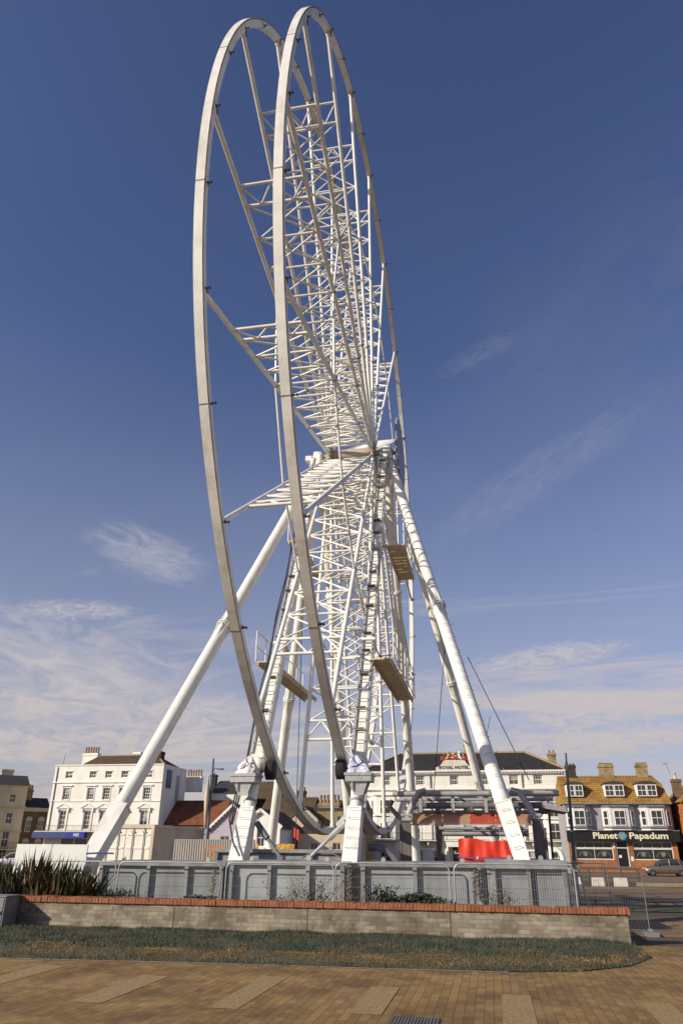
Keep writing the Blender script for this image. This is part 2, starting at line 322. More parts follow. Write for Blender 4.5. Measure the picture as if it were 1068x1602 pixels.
    def pieces(s):
        """far apart lumps of this builder, each to become an object of its own"""
        import numpy as np
        P = [np.array(s.v[a:b]) for a, b, _, _ in s.g]; lo = np.array([p.min(0) for p in P]); hi = np.array([p.max(0) for p in P]); sz = (hi-lo).max(1)
        gap = np.maximum(0, np.maximum(lo[:, None]-hi[None], lo[None]-hi[:, None])); near = np.sqrt((gap**2).sum(2)) <= np.maximum(.02, .5*np.maximum(sz[:, None], sz[None]))
        k = len(P); lab = list(range(k))
        def find(i):
            while lab[i] != i: lab[i] = lab[lab[i]]; i = lab[i]
            return i
        for i, j in zip(*np.nonzero(np.triu(near, 1))): lab[find(int(j))] = find(int(i))
        out = {}
        for i in range(k): out.setdefault(find(i), []).append(i)
        if len(out) == 1: return [s]
        res = []
        for ids in out.values():
            m = MB()
            for i in ids:
                a, b, c, d = s.g[i]; n = len(m.v); m.v += s.v[a:b]
                for q in range(c, d): m.f.append(tuple(x-a+n for x in s.f[q])); m.mi.append(s.mi[q]); m.sm.append(s.sm[q])
            res.append(m)
        return res
    def build_one(s, name, mats, parent=None, org=None, loc=None):
        if org is None:
            org = V((0, 0, 0)); q = parent
            while q: org = org+q.location; q = q.parent
        o = bpy.data.objects.new(name, s.mesh(name, mats, org)); COL.objects.link(o)
        if parent: o.parent = parent
        elif loc is None: o.location = org
        if loc is not None: o.location = loc
        return o
def child(name, me, parent, loc):
    o = bpy.data.objects.new(name, me); COL.objects.link(o); o.parent = parent; o.location = loc; return o
def tag(o, label=None, cat=None, group=None, kind=None):
    if label: o['label'] = label
    if cat: o['category'] = cat
    if group: o['group'] = group
    if kind: o['kind'] = kind
    return o
def thing(name, loc, label, cat, group=None, rz=0):
    o = bpy.data.objects.new(name, None); COL.objects.link(o); o.location = loc; o.rotation_euler = (0, 0, rz)
    o.empty_display_size = .3
    return tag(o, label, cat, group)
def copy_thing(root, loc, label, rz=None):
    def rec(o, par):
        c = o.copy(); COL.objects.link(c); c.parent = par
        for ch in list(o.children): rec(ch, c)
        return c
    r = rec(root, None); r.location = loc; r['label'] = label
    if rz is not None: r.rotation_euler = (0, 0, rz)
    return r
def textmesh(s, size, depth=.02, bold=0.0, space=1.0, sx=1.0):
    cu = bpy.data.curves.new('lettering', 'FONT'); cu.body = s; cu.size = size; cu.extrude = depth; cu.offset = bold
    cu.align_x = 'CENTER'; cu.align_y = 'CENTER'; cu.space_character = space; cu.resolution_u = 3
    o = bpy.data.objects.new('lettering', cu); COL.objects.link(o)
    bpy.context.view_layer.update()
    me = bpy.data.meshes.new_from_object(o.evaluated_get(bpy.context.evaluated_depsgraph_get()))
    bpy.data.objects.remove(o)
    me.transform(Matrix.Diagonal((sx, 1, 1, 1))); me.transform(Matrix.Rotation(math.pi/2, 4, 'X')); return me
def lettering(s, size, parent, wloc, m, depth=.02, bold=0.0, space=1.0, sx=1.0, name='lettering'):
    me = textmesh(s, size, depth, bold, space, sx); me.materials.clear(); me.materials.append(m)
    org = V((0, 0, 0)); q = parent
    while q: org = org+q.location; q = q.parent
    return child(name, me, parent, V(wloc)-org)
from mathutils import noise as nz
# ------------------------------------------------------------------ ground
def gz(y): return 0.0 if y < 26 else (-.65 if y > 58 else -.65*(y-26)/32)
def sheet(name, xs_of_y, ys, dz, m, kind='structure', label=None):
    mb = MB()
    for y in ys:
        a, b = xs_of_y(y); mb.v += [(a, y, gz(y)+dz), (b, y, gz(y)+dz)]
    for i in range(len(ys)-1):
        mb.f.append((2*i, 2*i+1, 2*i+3, 2*i+2)); mb.mi.append(0); mb.sm.append(False)
    return tag(mb.build(name, m), kind=kind)
YS = [-60, 5, 12, 17, 22, 26, 34, 42, 50, 58, 66, 80, 100, 200, 900]
sheet('ground', lambda y: (-900, 900), YS, 0, M['ground'])
# paved promenade with its curved edge along the lawn
edge = [(-40, 11.9), (-7.6, 11.95), (-4.6, 12.2), (-2.3, 12.28), (.1, 12.4), (1.2, 12.75), (1.9, 13.4), (2.42, 14.5), (2.46, 15.6), (2.42, 16.4)]
mb = MB(); mb.add([(-40, -20, .004), (60, -20, .004), (60, 16.9, .004), (2.55, 16.2, .004)]+[(x+.02, y-.03, .004) for x, y in reversed(edge)], [tuple(range(14))])
tag(mb.build('pavement', M['paving']), kind='structure')
mb = MB()
e3 = [V((x, y, .009)) for x, y in edge[:5]]
for i in range(len(e3)-1):
    d = (e3[i+1]-e3[i]).normalized(); n = V((d.y, -d.x, 0))*.11
    mb.quad(e3[i]+n, e3[i+1]+n, e3[i+1], e3[i])
tag(mb.build('pavement_edge', M['kerb']), kind='structure')
mb = MB()
for x0, x1, y0, y1 in ((-6.6, -6.2, 9.0, 11.4), (-4.81, -4.40, 8.97, 10.9), (-3.17, -2.83, 9.0, 11.2), (-1.62, -1.27, 9.05, 10.74), (-.02, .32, 6.6, 10.56), (1.54, 1.88, 6.6, 10.43), (3.1, 3.45, 6.6, 10.4), (4.6, 4.95, 6.6, 10.4), (-8.2, -7.85, 8.9, 11.0)):
    mb.quad((x0, y0, .008), (x1, y0, .008), (x1, y1, .008), (x0, y1, .008))
tag(mb.build('pavement_band', M['strip']), kind='structure')
# drain grate set in the paving
dr = thing('drain_grate', (-.89, 8.9, 0), 'dark slotted drain grate set into the brown paving at the bottom edge', 'drain grate')
mb = MB(); mb.box(-1.13, -1.11, 8.6, 9.0, .004, .012); mb.box(-.67, -.65, 8.6, 9.0, .004, .012); mb.box(-1.11, -.67, 8.98, 9.0, .004, .012); mb.box(-1.11, -.67, 8.6, 8.62, .004, .012)
mb.build('frame', M['drain'], dr)
mb = MB()
for i in range(14): x = -1.105+i*.0325; mb.box(x, x+.018, 8.62, 8.98, .0045, .011)
mb.build('grille', M['pipe_dark'], dr)

# lawn: lumpy base and blades
def lawn_front(x):
    for (a, b), (c, d) in zip(edge, edge[1:]):
        if a <= x <= c: return b+(d-b)*(x-a)/(c-a)+.045*nz.noise(V((x*2.3, 1.5, 0)))+.03*nz.noise(V((x*7, 4.5, 0)))
    return 99
def lawn_h(x, y):
    t = max(0, min(1, (y-lawn_front(x))/1.0)); t2 = max(0, min(1, (2.43-x)/.5))
    return .012+(.07*t+.05*nz.noise(V((x*1.1, y*1.3, 0)))*t)*t2
mb = MB(); nx, ny = 150, 16
for i in range(nx+1):
    x = -14+i*(2.43+14)/nx
    for j in range(ny+1):
        f = min(lawn_front(x), 16.15); y = f+(16.25-f)*j/ny; mb.v.append((x, y, lawn_h(x, y)))
for i in range(nx):
    for j in range(ny):
        a = i*(ny+1)+j; mb.f.append((a, a+ny+1, a+ny+2, a+1)); mb.mi.append(0); mb.sm.append(True)
tag(mb.build('lawn', M['turf']), kind='structure')
M['grass_g'] = mat('grass_g', (.036, .050, .034), (.070, .080, .044), .9, .8)
M['grass_y'] = mat('grass_y', (.30, .18, .05), (.18, .115, .04), 1.5, .85)
mb = MB()
for k in range(90000):
    x = random.uniform(-13, 2.42); f = lawn_front(x)
    y = f-.02+random.gauss(0, .05)+(16.2-f)*random.random()
    if nz.noise(V((x*1.7, y*2.4, 2.2))) > .42 and random.random() < .8: continue
    dry = nz.noise(V((x*1.3, y*2.2, 4.2)))*.55+.75*math.exp(-((y-f-.55)/.42)**2)-.30+random.uniform(-.28, .28)
    yel = dry > 0
    h = random.uniform(.014, .05)*(1.9 if random.random() < .04 else 1)*(.55+.9*max(0, nz.noise(V((x*.9, y*1.1, 9)))+.5))*(.6 if yel else 1); a = random.uniform(0, 6.28); w = random.uniform(.003, .008)
    lx, ly = random.gauss(0, .022), random.gauss(0, .022); z = lawn_h(x, y)-.004
    c, s_ = math.cos(a)*w, math.sin(a)*w
    mb.add([(x-c, y-s_, z), (x+c, y+s_, z), (x+lx, y+ly, z+h)], [(0, 1, 2)], 1 if yel else 0)
for cx_, cy_, n_ in ((-5.35, 12.75, 900), (-3.2, 12.9, 500), (-2.0, 12.7, 420), (-.9, 13.0, 500), (-7.4, 12.9, 400)):
    # raked straw heaps at the front of the lawn
    for k in range(n_):
        x = random.gauss(cx_, .32); y = random.gauss(cy_, .16); z = lawn_h(x, y)+.05*math.exp(-((x-cx_)**2/.12+(y-cy_)**2/.04))*random.random()
        a = random.uniform(0, 6.28); l = random.uniform(.03, .09); mb.add([(x, y-.003, z), (x, y+.003, z+.003), (x+l*math.cos(a), y+l*math.sin(a)*.8, z+random.uniform(0, .03))], [(0, 1, 2)], 1)
tag(mb.build('grass', [M['grass_g'], M['grass_y']]), kind='stuff')

# far ground on the right: paths and lawns running across
for nm, x0, x1, y0, y1, m in (('path', 2.6, 60, 17.8, 21.5, 'path'), ('lawn_far', 3.4, 60, 23.5, 28.5, 'turf'), ('path_far', 2.5, 60, 28.6, 30.3, 'path'), ('lawn_strip', 2.0, 60, 30.4, 35.5, 'turf'), ('path_street', -2, 80, 35.6, 55, 'path')):
    ys = [y0]+[y for y in YS if y0 < y < y1]+[y1]
    sheet(nm, lambda y, a=x0, b=x1: (a, b), ys, .006, M[m])
sheet('road', lambda y: (-120, 120), [66, 72, 82.4], .008, M['road'])

# ------------------------------------------------------------------ planter wall
bw = thing('brick_wall', (-3.8, 16.2, 0), 'low weathered buff brick planter wall with orange brick coping', 'wall')
mb = MB(); mb.box(-14, 2.36, 16.0, 16.3, -.1, .50); mb.build('wall', M['wall_brick'], bw)
mb = MB(); x = -14.0
while x < 2.38:
    w = random.uniform(.062, .069); dz = random.uniform(-.010, .006); dy = random.uniform(-.008, .008)
    if random.random() < .05: dz -= .012
    mb.box(x, x+w, 15.955+dy, 16.335+dy, .512, .612+dz); x += w+random.uniform(.005, .012)+(.01 if random.random() < .04 else 0)
mb.build('coping', M['coping'], bw)
mb = MB(); mb.box(-14, 2.375, 15.975, 16.32, .500, .592); mb.build('mortar_bed', M['mortar'], bw)
mb = MB()
for x in (-6.5, -3.7, -.9): mb.box(x, x+.012, 15.994, 15.999, 0.02, .50)
mb.build('movement_joint', M['dark_steel'], bw)
mb = MB(); mb.quad((-14, 16.3, .42), (2.14, 16.3, .42), (2.14, 18.2, .42), (-14, 18.2, .42)); tag(mb.build('planting_bed', M['soil']), kind='structure')
# utility cabinet
uc = thing('utility_cabinet', (-10.2, 15.7, 0), 'grey metal utility cabinet at the left end of the planter wall', 'utility cabinet')
mb = MB(); mb.box(-10.50, -9.96, 15.42, 15.92, -.02, .615); mb.build('cabinet_body', M['cabinet'], uc)
mb = MB(); mb.box(-10.52, -9.94, 15.40, 15.94, .616, .640); mb.build('lid', M['cabinet'], uc)
mb = MB(); mb.box(-10.47, -9.99, 15.408, 15.419, .04, .59); ob = mb.build('door', M['cabinet'], uc)
mb = MB(); mb.box(-10.03, -10.01, 15.392, 15.407, .30, .36); mb.build('handle', M['dark_steel'], ob)

# ------------------------------------------------------------------ plants
def shrub(name, cx, cy, z0, rx, ry, rz, n, m, label, cat, group, leaf=(.05, .022), stems=7):
    r = thing(name, (cx, cy, z0), label, cat, group)
    mb = MB()
    lumps = [(random.uniform(-.7, .7)*rx, random.uniform(-.6, .6)*ry, random.uniform(.35, .75)*rz, random.uniform(.35, .6)) for _ in range(9)]
    for k in range(n):
        lx, ly, lz, lr = random.choice(lumps)
        d = V((random.gauss(0, 1), random.gauss(0, 1), random.gauss(0, 1))).normalized()*(random.random()**.45)*lr
        p = V((cx+lx+d.x*rx, cy+ly+d.y*ry, z0+max(.02, lz+d.z*rz*.9)))
        a = V((random.gauss(0, 1), random.gauss(0, 1), random.gauss(0, .8)+.5)).normalized(); b = a.cross(V((random.gauss(0, 1), random.gauss(0, 1), random.gauss(0, 1)))).normalized()
        l = leaf[0]*random.uniform(.6, 1.3); w = leaf[1]*random.uniform(.7, 1.2)
        mb.add([p, p+a*l*.5+b*w, p+a*l, p+a*l*.5-b*w], [(0, 1, 2, 3)])
    mb.build('foliage', m, r)
    mb = MB()
    for lx, ly, lz, lr in lumps[:stems]:
        mb.path([(cx+lx*.2, cy+ly*.2, z0-.02), (cx+lx*.7, cy+ly*.7, z0+lz*.6), (cx+lx, cy+ly, z0+lz)], [.012, .009, .004], 5)
    mb.build('stem', M['stem'], r); return r
G = 'shrubs growing along the planter wall'
shrub('shrub', -8.4, 16.75, .42, .62, .3, .26, 1500, M['leaf_dark'], 'low dark green shrub beside the flax clumps at the wall', 'shrub', G)
shrub('shrub', -6.2, 16.72, .42, .40, .25, .22, 900, M['leaf_dark'], 'small dark shrub below the narrow gap left of the near left foot', 'shrub', G)
shrub('shrub', -1.85, 16.75, .42, .85, .32, .34, 2600, M['leaf_dark'], 'broad dark evergreen shrub on the coping in front of the pale tank right of centre', 'shrub', G)
shrub('shrub', -2.25, 16.8, .42, .36, .26, .46, 700, M['leaf_dark'], 'taller dark sprigged shrub at the left end of the broad evergreen', 'shrub', G)
shrub('shrub', -1.05, 16.7, .42, .42, .25, .20, 800, M['leaf_mid'], 'low grey green shrub at the right end of the broad evergreen', 'shrub', G)
shrub('shrub', -7.6, 16.65, .42, .35, .2, .14, 400, M['leaf_mid'], 'tiny pale shrub on the coping right of the flax clumps', 'shrub', G)
def weed(cx, cy, h, n, spread, label, dens=10):
    r = thing('weed', (cx, cy, .42), label, 'weed', 'weeds in front of the mesh fence')
    st = MB(); lf = MB()
    for k in range(n):
        bx = cx+random.uniform(-.3, .3)*spread; tx = bx+random.gauss(0, .35)*spread; ty = cy+random.gauss(0, .1); hh = h*random.uniform(.5, 1)
        pts = [V((bx, cy, .40)), V(((bx+tx)/2+random.gauss(0, .03), (cy+ty)/2, .42+hh*.5)), V((tx, ty, .42+hh))]
        st.path(pts, [.006, .004, .002], 4)
        for j in range(dens):
            t = random.uniform(.15, 1); p = pts[0].lerp(pts[2], t)+V((random.gauss(0, .05), random.gauss(0, .03), random.gauss(0, .03)))
            a = V((random.gauss(0, 1), random.gauss(0, 1), random.gauss(0, 1))).normalized(); b = a.cross(V((0, .3, 1))).normalized(); l = random.uniform(.025, .065)
            lf.add([p, p+a*l*.5+b*l*.3, p+a*l, p+a*l*.5-b*l*.3], [(0, 1, 2, 3)])
    st.build('stem', M['stem'], r); lf.build('foliage', M['weed'], r)
weed(-3.85, 16.9, .62, 26, 1.3, 'brown straggly weed with thin stems in front of the middle mesh panels', 30)
weed(-4.5, 16.85, .40, 14, .7, 'short brown weed left of the tallest straggly weed')
weed(.05, 16.9, .52, 20, .8, 'thin twiggy weed in front of the right hand tank', 18)
weed(-5.9, 16.95, .55, 4, .4, 'two or three bare stalks left of the middle mesh panels', 3)
weed(-3.05, 16.9, .38, 14, .6, 'small dry tuft below the chain hung beside the near right foot', 16)
def flax(cx, cy, z0, n, hmax, lean, label):
    r = thing('flax_clump', (cx, cy, z0), label, 'plant', 'flax clumps at the left end of the wall'); mb = MB()
    for k in range(n):
        a = random.uniform(0, 6.28); tilt = random.uniform(.1, .85); h = hmax*random.uniform(.55, 1)
        out = V((math.cos(a), math.sin(a)*.7, 0)); side = V((-out.y, out.x, 0)).normalized(); w = random.uniform(.026, .05)
        dead = 1 if random.random() < .09 else 0; base = V((cx+random.gauss(0, .14), cy+random.gauss(0, .1), z0)); prev = None; K = 6
        droop = random.uniform(0, .55)*tilt
        for i in range(K+1):
            t = i/K
            p = base+out*h*(tilt*.75*t)+V((lean*h*t*.3, 0, h*(t*(1-.25*tilt)-droop*t*t*t)))
            ww = w*(1-t**2.2)*(.6+.8*t if t < .5 else 1); l = p-side*ww; c = p-out*ww*.35+V((0, 0, -ww*.3)); q = p+side*ww
            if prev: mb.add([prev[0], prev[1], c, l], [(0, 1, 2, 3)], dead); mb.add([prev[1], prev[2], q, c], [(0, 1, 2, 3)], dead)
            prev = (l, c, q)
    mb.build('leaf', [M['leaf_flax'], M['leaf_dead']], r); mb2 = MB(); mb2.lathe((cx, cy, z0-.05), (0, 0, 1), [(0, .2), (.1, .17), (.18, .06)], 10); mb2.build('root_crown', M['leaf_dark'], r)
flax(-10.95, 16.8, .40, 170, 1.15, -.1, 'sword leaved flax clump farthest left behind the grey cabinet')
flax(-10.2, 16.75, .40, 220, 1.32, .1, 'tall bronze green flax clump before the white hoarding')
flax(-9.45, 16.7, .40, 220, 1.12, .5, 'flax clump leaning right towards the mesh fence')
flax(-9.85, 16.6, .40, 130, .7, .4, 'low dark flax clump in front of the taller ones')
flax(-9.0, 16.75, .40, 150, .95, .6, 'small flax clump nearest the first pale tank panel')
flax(-10.6, 16.6, .40, 150, .85, -.1, 'dense flax clump low behind the cabinet lid')
flax(-11.6, 16.4, .15, 120, 1.0, -.2, 'flax clump cut off by the left edge of the view')
# ------------------------------------------------------------------ the wheel
CX, CY, CZ, RR, HW = -4.69, 26.80, 17.48, 15.5, .947
HZ = 16.85
PHI = [-8.7, 10.8, 30.7, 50.9, 71.4, 92.2, 113.1, 134.1, 155.1, 175.8, 196.3, 216.5, 236.3, 255.8, 275.0, 294.0, 313.0, 332.1]
wh = thing('ferris_wheel', (CX, CY, HZ), 'huge white observation wheel with two bare rims and lattice spokes', 'ferris wheel')
def rimpt(off, r, t): return V((CX+off, CY+r*math.cos(t), CZ+r*math.sin(t)))
RAD, BW = .25, .22
for s in (-1, 1):
    mb = MB(); n = 216; vs = []
    for i in range(n):
        t = 2*math.pi*i/n
        for o, r in ((-BW/2, RR-RAD), (BW/2, RR-RAD), (BW/2, RR), (-BW/2, RR)): vs.append(rimpt(s*HW+o, r, t))
    mb.add(vs, [(i*4+j, i*4+(j+1) % 4, ((i+1) % n)*4+(j+1) % 4, ((i+1) % n)*4+j) for i in range(n) for j in range(4)])
    rim = mb.build('rim', M['rim_steel'], wh)
    # bolted joint bands
    mb = MB()
    for k in range(18):
        t = rad((PHI[k]+PHI[(k+1) % 18]+(360 if k == 17 else 0))/2 + 0)
        for o, r0, r1 in ((0, RR-RAD-.004, RR+.004),):
            a, b = t-.0010, t+.0010
            vs = [rimpt(s*HW+x, r, q) for q in (a, b) for x, r in ((-BW/2-.004, r0), (BW/2+.004, r0), (BW/2+.004, r1), (-BW/2-.004, r1))]
            mb.add(vs, [(0, 1, 5, 4), (1, 2, 6, 5), (2, 3, 7, 6), (3, 0, 4, 7), (0, 3, 2, 1), (4, 5, 6, 7)])
    mb.build('joint_band', M['joint'], rim)
    # dark bolted edge strip along one side
    mb = MB(); vs = []; n = 216
    for i in range(n):
        t = 2*math.pi*i/n
        for o, r in ((.001, RR-.05), (.012, RR-.05), (.012, RR-.012), (.001, RR-.012)): vs.append(rimpt(s*HW+BW/2+o, r+(.008 if i % 2 else 0), t))
    mb.add(vs, [(i*4+j, i*4+(j+1) % 4, ((i+1) % n)*4+(j+1) % 4, ((i+1) % n)*4+j) for i in range(n) for j in range(4)])
    mb.build('edge_strip', M['joint'], rim)
    # gondola brackets
    for k in range(18):
        for h in (0, 1):
            t = rad(PHI[k]+(h*10))
            u = V((0, math.cos(t), math.sin(t))); w = V((0, -math.sin(t), math.cos(t)))
            p = rimpt(s*HW+BW/2, RR-RAD*.75, t); mb = MB()
            mb.beam(p-u*.06+V((.02, 0, 0)), p+u*.03+V((.02, 0, 0)), .045, .04, w)
            mb.beam(p+V((.01, 0, 0)), p+V((.13, 0, 0)), .03, .03, u)
            mb.tube(p+V((.11, 0, 0))-w*.03, p+V((.11, 0, 0))+w*.03, .022, n=6)
            if h == 0: mb.beam(p-u*.20+V((-.02, 0, 0)), p-u*.04+V((0, 0, 0)), .03, .06, w)
            mb.build('gondola_bracket', M['bracket'], wh)
BARS = [13.0, 12.35, 11.2, 10.05, 8.9, 7.7, 6.55, 5.45, 4.4, 3.4, 2.45, 1.6]
nodes = {}
for k in range(18):
    t = rad(PHI[k]); ch = {}
    for s in (-1, 1):
        H = V((CX+s*.92, CY, HZ)); P = rimpt(s*HW, RR-RAD+.01, t); d = P-H; Ln = d.length; d.normalize(); ch[s] = (H, P, d, Ln)
    at = lambda s, r: ch[s][0]+ch[s][2]*(r if r < 13.05 else r)
    mb = MB()
    for s in (-1, 1):
        mb.tube(at(s, .45), ch[s][1], .070, n=8)
        f = ch[s][1]; mb.tube(f-ch[s][2]*.12, f-ch[s][2]*.02, .09, n=8)
    mb.build('spoke_chord', M['white_steel'], wh)
    mb = MB(); sc_ = ch[1][3]/15.2; bars = [b*sc_ for b in BARS]
    for i, b in enumerate(bars):
        mb.tube(at(-1, b), at(1, b), .047 if i < 2 else .038, n=6)
    # warren web between the first two bars
    top, bot = bars[0], bars[1]; P = lambda f, r: at(-1, r).lerp(at(1, r), f)
    for a, b in ((.0, .25), (.5, .25), (.5, .75), (1., .75)): mb.tube(P(a, top), P(b, bot), .03, n=6)
    for i in range(1, len(bars)-1):
        a, b = bars[i], bars[i+1]
        mb.tube(P(0.02, a), P(.98, b), .03, n=6); mb.tube(P(.98, a), P(.02, b), .03, n=6)
    mb.build('spoke_web', M['white_steel'], wh)
    mb = MB()
    for s in (-1, 1):
        nodes[(s, k)] = (at(s, 8.9*sc_), at(s, 4.4*sc_))
        for r in (8.9, 4.4): p = at(s, r*sc_); mb.tube(p-ch[s][2]*.035, p+ch[s][2]*.035, .083, n=8)
    mb.build('clamp', M['joint'], wh)
for s in (-1, 1):
    for k in range(18):
        a = nodes[(s, k)]; b = nodes[(s, (k+1) % 18)]; mb = MB()
        mb.tube(a[0], b[0], .038, n=6); mb.build('tie_rod', M['white_steel'], wh)
mb = MB(); mb.lathe((CX-1.0, CY, HZ), (1, 0, 0), [(0, .22), (.02, .3), (.5, .27), (1.5, .27), (1.98, .3), (2.0, .22)], 24); hub = mb.build('hub', M['hub_steel'], wh)
for s in (-1, 1):
    mb = MB(); mb.lathe((CX+s*.92-.06, CY, HZ), (1, 0, 0), [(0, .50), (.01, .55), (.11, .55), (.12, .50)], 36)
    fl = mb.build('hub_flange', M['hub_steel'], wh); mb = MB()
    for k in range(18):
        t = rad(20*k); mb.tube((CX+s*.92-.075, CY+.46*math.cos(t), HZ+.46*math.sin(t)), (CX+s*.92+.075, CY+.46*math.cos(t), HZ+.46*math.sin(t)), .035, n=6)
    mb.build('bolt', M['bracket'], fl)
mb = MB(); mb.tube((CX-1.75, CY, HZ), (CX+2.05, CY, HZ), .13, n=16); mb.build('axle', M['hub_steel'], wh)
# star disc on the right hand end of the axle
mb = MB(); n = 48; r = 1.52
prof = [(CX+2.0, .3)]
vs = []
for side in (2.0, 2.09):
    for i in range(n):
        q = r*(1.0 if i % 2 else .955); t = 2*math.pi*i/n; vs.append((CX+side, CY+q*math.cos(t), HZ-.1+q*math.sin(t)))
mb.add(vs, [tuple(range(n-1, -1, -1)), tuple(range(n, 2*n))]+[(i, (i+1) % n, n+(i+1) % n, n+i) for i in range(n)])
dsc = mb.build('display_disc', M['disc'], wh)
mb = MB()
for k in range(12):
    t = 2*math.pi*k/12; mb.beam((CX+1.985, CY+.2*math.cos(t), HZ-.1+.2*math.sin(t)), (CX+1.985, CY+1.4*math.cos(t), HZ-.1+1.4*math.sin(t)), .05, .03, (1, 0, 0))
mb.lathe((CX+1.90, CY, HZ-.05), (1, 0, 0), [(0, .2), (.07, .24)], 16); mb.build('disc_rib', M['bracket'], dsc)

# ------------------------------------------------------------------ support frame
FZ = 1.33
sf = thing('wheel_support_frame', (CX, CY, FZ), 'white A-frame of legs, ladders and raking tube outriggers carrying the wheel', 'support frame')
YN, YF = 18.6, 35.0
def ladder_on(parent, p, q, off, side, step, half, mb):
    p, q, off, side = V(p), V(q), V(off), V(side); n = int((q-p).length/step); d = (q-p).normalized()
    for i in range(n):
        c = p+d*(i+.5)*step; mb.path([c-side*half, c-side*half+off, c+side*half+off, c+side*half], .014, 5, smooth=False)
    mb.build('ladder', M['galv'], parent)
for s, fx in ((-1, -6.02), (1, -3.27)):
    F = V((fx, YN, FZ)); T = V((CX+s*1.42, CY-.25, HZ-.28)); d = (T-F).normalized()
    at = lambda z: F+(T-F)*((z-F.z)/(T.z-F.z))
    # upper box beam
    mb = MB(); mb.beam(at(3.7), T, .32, .36, (0, -1, .5), w2=.28, h2=.30); leg = mb.build('support_leg', M['white_steel'], sf)
    nrm = d.cross(V((1, 0, 0))).normalized()
    if nrm.y > 0: nrm = -nrm
    mb = MB()
    for e in (-1, 1): mb.beam(at(3.8)+V((e*.16, 0, 0))+nrm*.22, T+V((e*.14, 0, 0))+nrm*.19, .025, .06, (1, 0, 0))
    ladder_on(leg, at(3.9)+nrm*.20, T-d*.4+nrm*.17, nrm*.10, V((1, 0, 0)), .34, .14, mb)
    mb = MB(); z = 4.4; i = 0  # added dark plates, standing in for the shadows under the rungs
    while z < 16:
        c = at(z)+nrm*.24+V((-.02, 0, 0)); mb.beam(c-V((.14, 0, 0)), c+V((.12, 0, 0)), .10, .03, d); z += (.62, 1.05, .8)[i % 3]; i += 1
    mb.build('rung_shadow_plate', M['bracket'], leg)
    # flange splices
    mb = MB()
    for z in (7.3, 11.9): mb.beam(at(z-.04), at(z+.04), .42, .46, (0, -1, .5))
    mb.build('flange', M['white_steel'], leg)
    # foot: box base, ram tube, collar
    mb = MB(); mb.beam(F-d*.2, at(2.45), .36, .48, (0, -1, .4), w2=.36, h2=.36); ft = mb.build('foot_box', M['white_steel'], leg)
    mb = MB(); mb.tube(at(2.46), at(3.5), .15, n=20); mb.tube(at(3.42), at(3.72), .18, n=20); mb.beam(at(2.46)+V((.17*s, .12, 0)), at(3.7)+V((.13*s, .12, 0)), .14, .2, (0, -1, .4)); mb.build('ram_tube', M['white_steel'], leg)
    mb = MB(); mb.tube(at(2.62), at(2.67), .172, n=20); mb.build('collar', M['pipe_grey'], leg)
    mb = MB(); z = 1.5
    while z < 2.45:
        c = at(z)+nrm*.235; mb.path([c-V((.13, 0, 0)), c-V((.13, 0, 0))+nrm*.06-V((0, 0, .03)), c+V((.13, 0, 0))+nrm*.06-V((0, 0, .03)), c+V((.13, 0, 0))], .006, 5, smooth=False); z += .22
    mb.build('rung', M['pipe_grey'], ft)
    mb = MB()
    bx = V((fx+s*.12, YN+.35, 3.1))
    mb.box(bx.x-.36, bx.x+.33, bx.y-.05, bx.y+.65, 3.24, 3.31); mb.box(bx.x-.34, bx.x+.31, bx.y-.03, bx.y+.6, 3.10, 3.235); mb.prism([(bx.x-.26, bx.y+.04, 3.095), (bx.x+.22, bx.y+.04, 3.095), (bx.x+.10, bx.y+.04, 2.78), (bx.x-.12, bx.y+.04, 2.78)], (0, .02, 0)); mb.prism([(bx.x-.26, bx.y+.44, 3.095), (bx.x+.22, bx.y+.44, 3.095), (bx.x+.10, bx.y+.44, 2.78), (bx.x-.12, bx.y+.44, 2.78)], (0, .02, 0)); mb.tube((bx.x-.16, bx.y+.0, 2.9), (bx.x-.16, bx.y+.0, 3.3), .018, n=6)
    du = mb.build('drive_platform', M['galv'], sf)
    mb = MB(); ty = V((CX+s*HW, 0, 3.45)); dy = math.sqrt((RR+.235)**2-(CZ-ty.z)**2); ty.y = CY-dy
    mb.lathe(ty-V((.12, 0, 0)), (1, 0, 0), [(0, .11), (.0, .18), (.03, .222), (.06, .235), (.18, .235), (.21, .222), (.24, .18), (.24, .11)], 28)
    for j in range(26):
        t = 2*math.pi*j/26; c = ty+V((0, math.cos(t), math.sin(t)))*.235; mb.beam(c-V((.105, 0, 0)), c+V((.105, 0, 0)), .028, .02, (0, math.cos(t), math.sin(t)))
    tyre = mb.build('tyre', M['rubber'], du)
    mb = MB(); mb.tube((bx.x, ty.y, 3.45), (ty.x+(-.12 if s < 0 else .12), ty.y, 3.45), .05, n=10); mb.build('axle_shaft', M['dark_steel'], du)
    # sheeted motor
    mb = MB(); nu, nv = 26, 10; cx0 = bx.x-.02; cy0 = bx.y+.28
    grid = []
    for j in range(nv+1):
        for i in range(nu):
            t = 2*math.pi*i/nu; h = j/nv
            sq = 1/max(abs(math.cos(t)), abs(math.sin(t)))**.7; rr = (.285-.04*h-.18*h**2.2)*sq*(1+.34*nz.noise(V((math.cos(t)*1.7+s*5, math.sin(t)*1.7, h*2.2)))+.16*nz.noise(V((math.cos(t)*5+s*3, math.sin(t)*5, h*6))))
            grid.append((cx0+rr*math.cos(t)*1.0+.10*h*(-s), cy0+rr*math.sin(t)*.8, 3.28+.45*h+.13*h*nz.noise(V((math.cos(t)*1.5+s*2, math.sin(t)*1.5, 3)))-(.09*abs(nz.noise(V((t*2, s, 1)))) if j == 0 else 0)))
